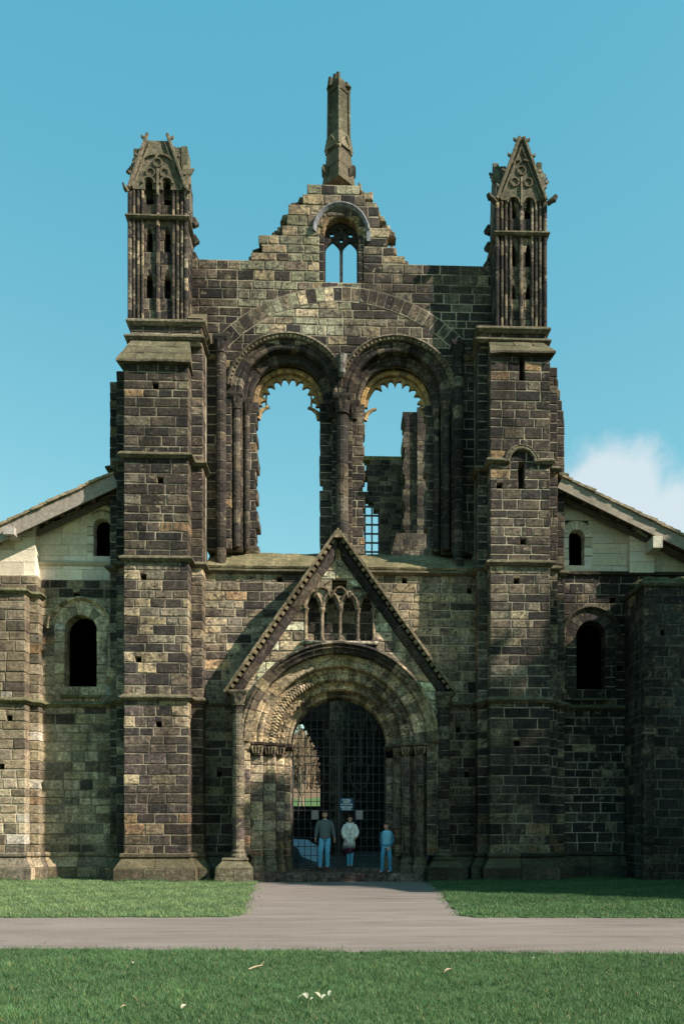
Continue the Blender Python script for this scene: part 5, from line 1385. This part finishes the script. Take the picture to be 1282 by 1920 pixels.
for txt, fz, size in (("NO BALL", .83, .062), ("GAMES", .67, .062), ("NO BICYCLES", .475, .054), ("KEEP DOGS", .26, .062), ("ON LEAD", .10, .062)):
    cu_ = bpy.data.curves.new('lettering', 'FONT'); cu_.body = txt; cu_.align_x = 'CENTER'; cu_.align_y = 'CENTER'; cu_.size = size * 1.12; cu_.extrude = .002; cu_.offset = .0022
    cu_.materials.append(WHITE)
    tmp = bpy.data.objects.new('tmp', cu_); COL.objects.link(tmp); bpy.context.view_layer.update()
    lm = bpy.data.meshes.new_from_object(tmp.evaluated_get(bpy.context.evaluated_depsgraph_get())); bpy.data.objects.remove(tmp); lm.name = 'lettering'
    o = link('lettering', lm, sg.root, ((sx0 + sx1) / 2, YK - .079, sz0 + (sz1 - sz0) * (fz + .03))); o.rotation_euler = (R(90), 0, 0)
for px, lab in ((590.5, 'pale square notice fixed to the gate above the man'), (673.5, 'pale square notice fixed to the gate beside the woman')):
    x0, z1 = at(px - 6.5, 1520, YK - .05); x1, z0 = at(px + 6.5, 1537, YK - .05)
    mb = MB(); mb.box(x0, x1, YK - .06, YK - .045, z0, z1, (.5, .48, .48)); o = mb.build('notice_board', NOTICE); tag(o, lab, 'notice', 'notices on the gate')
# ------------------------------------------------------------------ people
def skinned(name, V, E, rad, m, parent, loc, levels=2):
    me = bpy.data.meshes.new(name); me.from_pydata(V, E, [])
    o = link(name, me, parent, loc)
    sk = o.modifiers.new('Skin', 'SKIN'); sk.use_smooth_shade = True
    sv = me.skin_vertices[0].data
    for i, r in enumerate(rad): sv[i].radius = (r, r) if not isinstance(r, tuple) else r
    sv[0].use_root = True
    s = o.modifiers.new('Subdivision', 'SUBSURF'); s.levels = levels; s.render_levels = levels
    me.materials.append(m); return o
SKM = plain('skin_tone', (.52, .30, .22), .55, .06, 30)
def person(label, loc, H, jt, skin=(.45, .25, .18), clothes=None, group=None):
    """jt: joints as fractions of the height; the body grows from the pelvis as one continuous skin"""
    V, E, Rr, idx = [], [], [], {}
    def p(name, pos, r, par=None):
        idx[name] = len(V); V.append(tuple(q * H for q in pos)); Rr.append(r * H)
        if par: E.append((idx[par], idx[name]))
    j = jt
    p('pelvis', (0, 0, .53), .062); p('waist', (j['lean'] * .3, 0, .61), .058, 'pelvis'); p('chest', (j['lean'] * .7, .0, .73), .066, 'waist')
    p('nb', (j['lean'], .005, .815), .036, 'chest'); nk = j['head']
    hb = Vector((j['lean'], .0, .845))
    p('neck', tuple(hb), .028, 'nb')
    hd = Vector(nk).normalized()
    fw = Vector(j['face']).normalized(); fw = (fw - hd * fw.dot(hd)).normalized(); sd = hd.cross(fw)
    jaw = hb + hd * .035 + fw * .012; mid = hb + hd * .078 + fw * .006; top = hb + hd * .118
    p('jaw', tuple(jaw), .033, 'neck'); p('skull', tuple(mid), .047, 'jaw'); p('crown', tuple(top), .034, 'skull')
    p('nose', tuple(mid + fw * .052 - hd * .008), .008, 'skull')
    for s in (-1, 1): p('ear%d' % s, tuple(mid + sd * s * .047 - fw * .004), .008, 'skull')
    for s, n in ((-1, 'l'), (1, 'r')):
        sh, el, wr = j['sh' + n], j['el' + n], j['wr' + n]
        p('sh' + n, sh, .024, 'chest'); p('el' + n, el, .024, 'sh' + n); p('wr' + n, wr, .0155, 'el' + n)
        dv = (Vector(wr) - Vector(el)).normalized(); pd = Vector(j.get('palm' + n, (s, 0, 0))); pd = (pd - dv * pd.dot(dv)).normalized(); nr = dv.cross(pd)
        palm = Vector(wr) + dv * .03; p('palm' + n, tuple(palm), (.021), 'wr' + n)
        for k, ln in enumerate((.038, .044, .042, .034)):
            q = palm + dv * .016 + nr * ((k - 1.5) * .0095)
            p('f%s%d' % (n, k), tuple(q), .0072, 'palm' + n); p('g%s%d' % (n, k), tuple(q + dv * ln * .5 - pd * .006), .0066, 'f%s%d' % (n, k)); p('h%s%d' % (n, k), tuple(q + dv * ln * .8 - pd * .02), .0055, 'g%s%d' % (n, k))
        q = palm - dv * .008 - nr * .018; p('t' + n, tuple(q), .009, 'palm' + n); p('u' + n, tuple(q + dv * .022 - nr * .008 - pd * .008), .0055, 't' + n)
        hp, kn, an = j['hp' + n], j['kn' + n], j['an' + n]
        p('hp' + n, hp, .046, 'pelvis'); p('kn' + n, kn, .031, 'hp' + n); p('an' + n, an, .021, 'kn' + n); p('toe' + n, tuple(Vector(an) + Vector(j.get('foot', (0, -.075, -.022)))), .017, 'an' + n)
    me = bpy.data.meshes.new('person'); body = skinned('person', V, E, Rr, SKM, None, loc)
    tag(body, label, 'person', 'people standing in the doorway')
    P = lambda q: tuple(Vector(loc) + Vector(q) * H)
    def tube(name, pts, rad, col, m=CLOTH, n=14, merge=None):
        mb = merge or MB(); c0 = len(mb.v)
        mb.tube([P(q) for q in pts], [(r[0] * H, r[1] * H) if isinstance(r, tuple) else r * H for r in rad], n, (.5, .5, .5))
        cl = []
        for i in range(len(pts)):
            c = col(pts[i][2]) if callable(col) else col
            cl += [vary(c, .05) for _ in range(n)]
        mb.c[c0:] = cl
        if merge is None: return mb.build(name, m, body, True)
        return mb
    def eye(s):
        mb = MB(); c = Vector(loc) + (mid + fw * .044 + sd * s * .019 + hd * .004) * H; ell(mb, c, (.0065 * H, .0065 * H, .005 * H), (.02, .015, .012), 8, 6); mb.build('eye', SKIN, body, True)
        mb = MB(); c = Vector(loc) + (mid + fw * .046 + sd * s * .019 + hd * .016) * H; ell(mb, c, (.012 * H, .006 * H, .003 * H), (.05, .03, .02), 8, 5); mb.build('eyebrow', SKIN, body, True)
    eye(-1); eye(1)
    mb = MB(); c = Vector(loc) + (jaw + fw * .034 + hd * .012) * H; ell(mb, c, (.014 * H, .006 * H, .004 * H), (.26, .08, .07), 8, 5); mb.build('mouth', SKIN, body, True)
    clothes(tube, dict(hb=hb, hd=hd, fw=fw, sd=sd, mid=mid, top=top, jaw=jaw, P=P, H=H, j=j, body=body, loc=loc))
    return body
def hair(G_, col, back=.012, size=(.052, .056, .050), up=.028, long=0.):
    mb = MB(); H = G_['H']; c0 = G_['mid'] + G_['hd'] * up - G_['fw'] * back
    v, f = [], []; n, m = 16, 9
    for i in range(m + 1):
        t = math.pi * i / m
        for k in range(n):
            a = 2 * math.pi * k / n; w = 1 + .04 * math.sin(5 * a + i)
            q = c0 + G_['sd'] * (size[0] * w * math.sin(t) * math.cos(a)) + G_['fw'] * (size[1] * w * math.sin(t) * math.sin(a)) + G_['hd'] * (size[2] * w * math.cos(t))
            if math.sin(a) > .1 and math.cos(t) < .35: q = c0 + (q - c0) * .72 - G_['fw'] * .01
            v.append(tuple(G_['P'](q)))
    f = [(i * n + k, (i + 1) * n + k, (i + 1) * n + (k + 1) % n, i * n + (k + 1) % n) for i in range(m) for k in range(n)]
    mb.add(v, f, [vary(col, .25) for _ in v]); mb.build('hair', CLOTH, G_['body'], True)
def shoe(G_, an, col, foot=(0, -.075, 0)):
    mb = MB(); a = Vector(an); f_ = Vector(foot)
    mb.tube([G_['P'](a + Vector((0, .022, -.028))), G_['P'](a + Vector((0, .012, -.02))), G_['P'](a + f_ * .45 + Vector((0, 0, -.022))), G_['P'](a + f_ * .85 + Vector((0, 0, -.03))), G_['P'](a + f_ * 1.15 + Vector((0, 0, -.034)))],
            [.012 * G_['H'], (.021 * G_['H'], .028 * G_['H']), (.024 * G_['H'], .022 * G_['H']), (.024 * G_['H'], .015 * G_['H']), .009 * G_['H']], 10, col); mb.build('shoe', CLOTH, G_['body'], True)
def legs(tube, j, col, th=.052, kn=.036, an=.029):
    mb = MB()
    tube('jeans', [(0, 0, .60), (0, 0, .56), (0, 0, .52), (0, 0, .475)], [(.078, .058), (.086, .063), (.094, .066), (.085, .058)], col, merge=mb)
    for n in 'lr':
        h, k, a = Vector(j['hp' + n]), Vector(j['kn' + n]), Vector(j['an' + n])
        tube('jeans', [tuple(h + Vector((0, 0, .01))), tuple(h.lerp(k, .4)), tuple(k + Vector((0, 0, .02))), tuple(k), tuple(k - Vector((0, -.004, .03))), tuple(k.lerp(a, .6)), tuple(a + Vector((0, 0, .012))), tuple(a - Vector((0, 0, .012)))],
             [(th, th * 1.1), th * .93, kn * 1.05, kn * .98, kn, an * 1.06, an, an * 1.12], col, merge=mb)
    return mb
def sleeves(tube, j, col, merge, a=.036, b=.030, c=.024, short=0.):
    for n in 'lr':
        s, e, w = Vector(j['sh' + n]), Vector(j['el' + n]), Vector(j['wr' + n])
        q = Vector((-.030 if s.x > 0 else .030, 0, .012)); tube('', [tuple(s + q), tuple(s + q * .2 + Vector((0, 0, -.012))), tuple(s.lerp(e, .5)), tuple(e + (s - e).normalized() * .015), tuple(e + (w - e).normalized() * .015), tuple(e.lerp(w, .6)), tuple(e.lerp(w, .97))], [a * .6, a * .92, a * .95, b * 1.08, b * 1.04, (b + c) / 2, c], col, merge=merge)
BASE = dict(lean=0, head=(0, 0, 1), face=(0, -1, 0), shl=(-.108, 0, .80), shr=(.108, 0, .80), ell=(-.150, .01, .65), elr=(.150, .01, .65), wrl=(-.165, -.02, .515), wrr=(.165, -.02, .515),
            hpl=(-.048, 0, .51), hpr=(.048, 0, .51), knl=(-.06, -.01, .285), knr=(.055, -.005, .285), anl=(-.075, 0, .048), anr=(.06, 0, .048))
def jeans_col(c):
    return lambda z: tuple(q * (1.25 if .30 < z < .42 else 1) for q in c)
def foot_at(px, py, z):
    x, y = ground(px, py, z); return (x, y, z)
# the man
def man_clothes(tube, g):
    j = g['j']; gr = (.10, .13, .132)
    legs(tube, j, jeans_col((.10, .33, .50)), .054, .042, .036).build('jeans', DENIM, g['body'], True)
    mb = MB()
    tube('', [(0, 0, .505), (0, 0, .52), (0, -.004, .58), (0, -.006, .65), (0, 0, .72), (0, .004, .78), (0, .004, .815), (0, .004, .838)], [(.094, .066), (.099, .072), (.096, .076), (.100, .076), (.112, .074), (.118, .066), (.094, .052), (.040, .038)], gr, merge=mb, n=18)
    sleeves(tube, j, gr, mb, .041, .034, .024); mb.build('sweater', CLOTH, g['body'], True)
    tube('collar', [(0, -.004, .832), (0, -.006, .852)], [(.043, .042), (.038, .037)], (.32, .30, .34))
    hair(g, (.05, .03, .02), .012, (.050, .054, .046), .030)
    mb = MB(); c = Vector(g['loc']) + (g['jaw'] + g['fw'] * .012 + g['hd'] * .0) * g['H']; ell(mb, c, (.034 * g['H'], .028 * g['H'], .018 * g['H']), (.16, .075, .05), 10, 6); mb.build('beard', CLOTH, g['body'], True)
    for a in ('anl', 'anr'): shoe(g, j[a], (.055, .03, .02), (-.02 if a == 'anl' else .015, -.07, 0))
jm = dict(BASE); jm.update(anl=(-.085, 0, .04), anr=(.045, 0, .04), knl=(-.075, -.012, .285), knr=(.045, -.006, .285), ell=(-.142, .012, .655), elr=(.138, .012, .655), wrl=(-.160, -.035, .525), wrr=(.162, -.025, .525))
person('bearded man in dark green sweater and blue jeans with hands by his sides', foot_at(609, 1629, .37), 1.79, jm, clothes=man_clothes)
# the woman
def coat_col(z):
    cream, grey, mar = (.80, .82, .77), (.20, .21, .22), (.060, .012, .035)
    if z > .50: return cream
    if z > .40: t = (z - .40) / .10; return tuple(a * t + b * (1 - t) for a, b in zip(cream, grey))
    if z > .355: t = (z - .355) / .045; return tuple(a * t + b * (1 - t) for a, b in zip(grey, mar))
    return mar
def woman_clothes(tube, g):
    j = g['j']
    legs(tube, j, (.10, .38, .58), .045, .035, .026).build('trousers', DENIM, g['body'], True)
    mb = MB()
    pts = [(-.002, 0, .27), (-.006, 0, .29)] + [(-.004 - .03 * max(0, .45 - z), 0, z) for z in (.33, .355, .38, .40, .43, .47, .50, .55)] + [(0, 0, .62), (0, 0, .68), (0, 0, .74), (0, .002, .79), (0, .004, .82), (0, .004, .842)]
    rad = [(.092, .062), (.098, .068), (.106, .074), (.109, .076), (.110, .077), (.111, .078), (.110, .079), (.107, .079), (.104, .078), (.100, .076), (.096, .074), (.099, .078), (.105, .078), (.108, .064), (.088, .052), (.045, .042)]
    tube('', pts, rad, coat_col, merge=mb, n=22)
    # swung out corner of the coat
    tube('', [(-.085, 0, .50), (-.098, -.01, .43), (-.118, -.012, .37), (-.135, -.01, .315)], [(.03, .05), (.036, .055), (.04, .05), (.035, .045)], coat_col, merge=mb)
    sleeves(tube, j, (.80, .82, .77), mb, .042, .036, .029); mb.build('coat', CLOTH, g['body'], True)
    for s in (-1, 1): tube('lapel', [(s * .052, -.03, .852), (s * .060, -.062, .81), (s * .038, -.078, .755), (s * .012, -.083, .71)], [.016, (.024, .012), (.022, .010), .006], (.66, .68, .64))
    for x, z in ((-.028, .632), (.028, .632), (-.028, .56), (.028, .56)):
        mb = MB(); ell(mb, g['P']((x, -.082, z)), (.009 * g['H'], .005 * g['H'], .009 * g['H']), (.03, .03, .03), 8, 5); mb.build('button', CLOTH, g['body'], True)
    mb = MB(); mb.tube([g['P']((.004, -.0775, .29)), g['P']((.004, -.084, .45)), g['P']((.004, -.0835, .60)), g['P']((.004, -.085, .71))], .004 * g['H'], 5, (.4, .41, .39)); mb.build('coat_edge', CLOTH, g['body'], True)
    hair(g, (.030, .018, .014), .016, (.052, .058, .052), .028)
    mb = MB(); ell(mb, g['P']((.02, .052, .885)), (.03 * g['H'], .03 * g['H'], .035 * g['H']), (.03, .018, .014), 10, 7); mb.build('hair_tail', CLOTH, g['body'], True)
    for a in ('anl', 'anr'): shoe(g, j[a], (.025, .02, .022), (0 if a == 'anl' else .004, -.075, 0))
jw = dict(BASE); jw.update(shl=(-.098, 0, .80), shr=(.098, 0, .80), ell=(-.138, .0, .66), elr=(.140, .0, .66), wrl=(-.098, -.07, .545), wrr=(.105, -.065, .565), hpl=(-.042, 0, .51), hpr=(.042, 0, .51), knl=(-.036, -.005, .285), knr=(.036, -.01, .285), anl=(-.032, .0, .045), anr=(.026, -.02, .04))
person('woman in long cream coat fading to maroon hem, standing in the middle', foot_at(656, 1627, .37), 1.66, jw, clothes=woman_clothes)
# the boy
def boy_clothes(tube, g):
    j = g['j']
    legs(tube, j, jeans_col((.06, .23, .37)), .050, .040, .034).build('jeans', DENIM, g['body'], True)
    mb = MB()
    tube('', [(0, 0, .485), (0, 0, .50), (.0, 0, .56), (.002, 0, .64), (.003, -.004, .72), (.006, -.006, .78), (.006, -.008, .815), (.006, -.01, .835)], [(.086, .06), (.090, .064), (.084, .062), (.086, .062), (.098, .064), (.100, .056), (.078, .046), (.036, .036)], (.18, .46, .62), merge=mb, n=18); mb.build('shirt', CLOTH, g['body'], True)
    mb = MB(); sleeves(tube, j, (.05, .17, .28), mb, .036, .030, .022); mb.build('sleeve', CLOTH, g['body'], True)
    tube('shirt_hem', [(0, 0, .482), (0, 0, .497)], [(.088, .063), (.091, .066)], (.30, .40, .46))
    hair(g, (.06, .038, .025), .010, (.055, .058, .050), .030)
    for a in ('anl', 'anr'): shoe(g, j[a], (.10, .085, .075) if a == 'anl' else (.03, .05, .07), (-.04, -.06, 0))
jb = dict(BASE); jb.update(lean=.006, head=(-.12, -.30, 1), face=(-.55, -.8, -.45), shl=(-.088, -.01, .79), shr=(.098, .01, .79), ell=(-.095, .045, .65), elr=(.128, .02, .64), wrl=(-.085, .02, .52), wrr=(.055, -.09, .505), anl=(-.085, 0, .035), anr=(.075, .02, .035), knl=(-.075, -.01, .28), knr=(.07, .0, .28), palmr=(0, -1, 0), foot=(-.05, -.06, -.02))
person('boy in blue shirt with dark sleeves looking down beside the right jamb', foot_at(724, 1637, .27), 1.53, jb, clothes=boy_clothes)

# ------------------------------------------------------------------ trees
def bare_tree(name, label, x, y, z, H, seed, col, group, depth=5, spread=.5, cat='tree', sides=5, fork=3):
    rg = random.Random(seed); tr, br = MB(), MB()
    def grow(p, d, L, r, k):
        n = 3; pts = [p]; rr = [r]
        for i in range(n):
            d = (d + Vector((rg.uniform(-.16, .16), rg.uniform(-.16, .16), rg.uniform(-.02, .12)))).normalized(); p = p + d * (L / n); pts.append(p); rr.append(r * (1 - .4 * (i + 1) / n))
        (tr if k == depth else br).tube(pts, rr, 8 if k == depth else sides if k > 1 else 3, vary(col, .2), k == depth)
        if k == 0: return
        for i in range(fork if k < depth else fork + 1):
            a = rg.uniform(0, 6.28); s = rg.uniform(.5, 1.2) * spread
            q = (d + Vector((math.cos(a) * s, math.sin(a) * s, rg.uniform(0, .35)))).normalized()
            grow(pts[-1] if i else pts[-1], q, L * rg.uniform(.62, .82), rr[-1] * rg.uniform(.55, .8), k - 1)
    r = link(name, None, None, (x, y, z)); tag(r, label, cat, group)
    grow(Vector((x, y, z)), Vector((0, 0, 1)), H * .28, H * .022, depth)
    tr.build('trunk', BARK, r, True); br.build('branch', BARK, r, True)
    return r
tx, ty = gx(573, 48.), 48.
bare_tree('bare_tree', 'tall pale bare tree seen through the gate, nearest of the two', tx, ty, float(hz(ty)), 8.5, 4, (.20, .15, .10), 'bare trees beyond the nave')
tx = gx(560, 60.); bare_tree('bare_tree', 'slighter bare tree seen through the gate, behind the other one', tx, 60, float(hz(60)), 8, 9, (.22, .17, .12), 'bare trees beyond the nave')
mb = MB(); rg = random.Random(3)
for k in range(520):
    y = rg.uniform(88, 126); x = rg.uniform(-34, 10); z = float(hz(y)) - .5; h = rg.uniform(4, 7.5); c = vary(pick([(3, (.19, .13, .08)), (2, (.15, .11, .07)), (1, (.24, .18, .11))]), .25)
    mb.tube([(x, y, z), (x + rg.uniform(-.3, .3), y, z + h * .5)], [.2, .12], 4, c, False)
    for _ in range(22):
        zz = z + h * rg.uniform(.15, .75); a = rg.uniform(0, 6.28); l = h * rg.uniform(.15, .34)
        mb.tube([(x, y, zz), (x + math.cos(a) * l * .7, y + math.sin(a) * l * .7, zz + l)], [.10, .035], 3, c, False)
o = mb.build('woodland', BARK); tag(o, 'brown leafless woodland covering the hillside beyond the nave', kind='stuff')
# a leafless tree outside the picture that throws twig shadows over the path
bare_tree('bare_tree', 'big leafless tree standing in front of the range', 24, -19.5, 0, 15, 21, (.12, .1, .08), None, 5, .55)
for k, (x, y, h) in enumerate(((25.5, -6, 27), (26, -11, 27), (25, -15.5, 25), (27, -2, 28))):  # unseen trees added to break up the range's shadow edge
    bare_tree('bare_tree', ['added shadow tree second from the facade behind the range', 'added shadow tree third from the facade behind the range', 'added slightly lower shadow tree farthest from the facade', 'added tallest shadow tree nearest the facade behind the range'][k], x, y, 0, h, 31 + k, (.12, .1, .08), 'trees added behind the range to soften its shadow', 6, .5, sides=4)
# evergreens added behind the camera to cut the skylight
mb = MB(); rg = random.Random(8)
for k in range(46):
    a = R(150 + 165 * k / 45) ; r_ = rg.uniform(34, 46); x, y = math.sin(a) * r_, -D + 8 + math.cos(a) * r_; h = rg.uniform(15, 21)
    if k > 37: x, y, h = rg.uniform(25, 28), -15.5 + (k - 38) * 2.4, rg.uniform(25, 29)          # clump added behind the range to soften its shadow edge
    mb.tube([(x, y, 0), (x, y, h * .8)], [.35, .1], 6, (.08, .06, .045))
    for _ in range(260):
        t = rg.random() ** .7; zz = 1 + (h - 1) * t; w = (1 - t) ** .7 * 3.6 * math.sqrt(rg.random()) + .2; b = rg.uniform(0, 6.28)
        px_q, py_q = x + w * math.cos(b), y + w * math.sin(b); s = rg.uniform(.5, .95); u = Vector((rg.gauss(0, 1), rg.gauss(0, 1), rg.gauss(0, .6))).normalized() * s; q = Vector((rg.gauss(0, 1), rg.gauss(0, 1), rg.gauss(0, .6))).normalized() * s
        p = Vector((px_q, py_q, zz)); mb.add([p - u, p + q, p + u, p - q], [(0, 1, 2, 3)], vary((.035, .055, .025), .3))
o = mb.build('shade_trees', CLOTH); tag(o, 'unseen evergreens added to block skylight and soften the range shadow', kind='stuff')

# ------------------------------------------------------------------ litter on the grass
LEAFM = attr_mat('dead_leaf', .7, .2, 40)
def leaf(mb, x, y, z, L, a, col, curl=.3, tilt=0.):
    ca, sa = math.cos(a), math.sin(a); v = []
    for t, w in ((0, .04), (.25, .30), (.5, .36), (.75, .26), (1, .02)):
        for s in (-1, 0, 1):
            u, q = (t - .5) * L, s * w * L; h = abs(s) * curl * w * L + t * tilt * L + .1 * L * math.sin(t * 3.1)
            v.append((x + ca * u - sa * q, y + sa * u + ca * q, z + h))
    f = [(i * 3 + k, i * 3 + k + 1, (i + 1) * 3 + k + 1, (i + 1) * 3 + k) for i in range(4) for k in range(2)]
    mb.add(v, f, [vary(col, .12) for _ in v])
def thing_leaf(name, label, px, py, L, col, a, tilt=.3, cat='leaf', group='fallen leaves on the lawn'):
    x, y = ground(px, py, .06); mb = MB(); leaf(mb, x, y, .055, L * .7, a, vary(tuple(q * .75 for q in col), .1), .5, tilt); o = mb.build(name, LEAFM); tag(o, label, cat, group)
for px, py, L, a in ((563, 1873, .07, .3), (575, 1871, .08, 1.9), (592, 1872, .085, 2.6), (604, 1874, .08, .9), (616, 1870, .07, 1.2)):
    pass
t = link('leaf_cluster', None, None, ground(590, 1875, .03) + (.03,)); tag(t, 'small cluster of whitish withered leaves on the front grass', 'leaves')
for px, py, L, a, tl in ((562, 1874, .10, .3, .6), (574, 1872, .12, 1.9, .7), (585, 1875, .09, .8, .3), (595, 1871, .14, 2.6, .6), (607, 1874, .13, .9, .5), (618, 1868, .11, 1.2, .8), (568, 1868, .08, 2.4, .4)):
    x, y = ground(px, py, .06); mb = MB(); leaf(mb, x, y, .06, L * .5, a, (.30, .31, .22), .5, tl); mb.build('leaf', LEAFM, t)
thing_leaf('fallen_leaf', 'curled tan leaf on the front grass, farthest right', 840, 1824, .15, (.50, .38, .25), .2, .3)
thing_leaf('fallen_leaf', 'small cream leaf at the lower left of the front grass', 345, 1890, .10, (.55, .48, .36), 1.0, .3)
thing_leaf('fallen_leaf', 'tiny pale leaf high on the left of the front grass', 249, 1806, .07, (.5, .47, .38), 2.0, .2)
thing_leaf('fallen_leaf', 'small yellowish leaf near the left edge of the grass', 232, 1889, .08, (.42, .34, .2), .5, .2)
thing_leaf('fallen_leaf', 'pale leaf lying on the right lawn close to the path', 1001, 1797, .06, (.5, .48, .4), .5, .2)
thing_leaf('fallen_leaf', 'cream leaf lying on the path before the doorway', 775, 1676, .10, (.5, .45, .36), .2, .1)
x0, y0 = ground(466, 1817, .06); x1, y1 = ground(493, 1811, .07)
mb = MB(); mb.tube([(x0, y0, .055), ((x0 + x1) / 2, (y0 + y1) / 2 + .02, .07), (x1, y1, .075)], [.006, .007, .003], 6, (.42, .32, .2)); mb.tube([(x1 - .03, y1, .07), (x1 + .01, y1 + .03, .11)], [.004, .002], 5, (.42, .32, .2))
tag(mb.build('fallen_twig', BARK), 'thin dry twig lying on the front grass', 'twig')
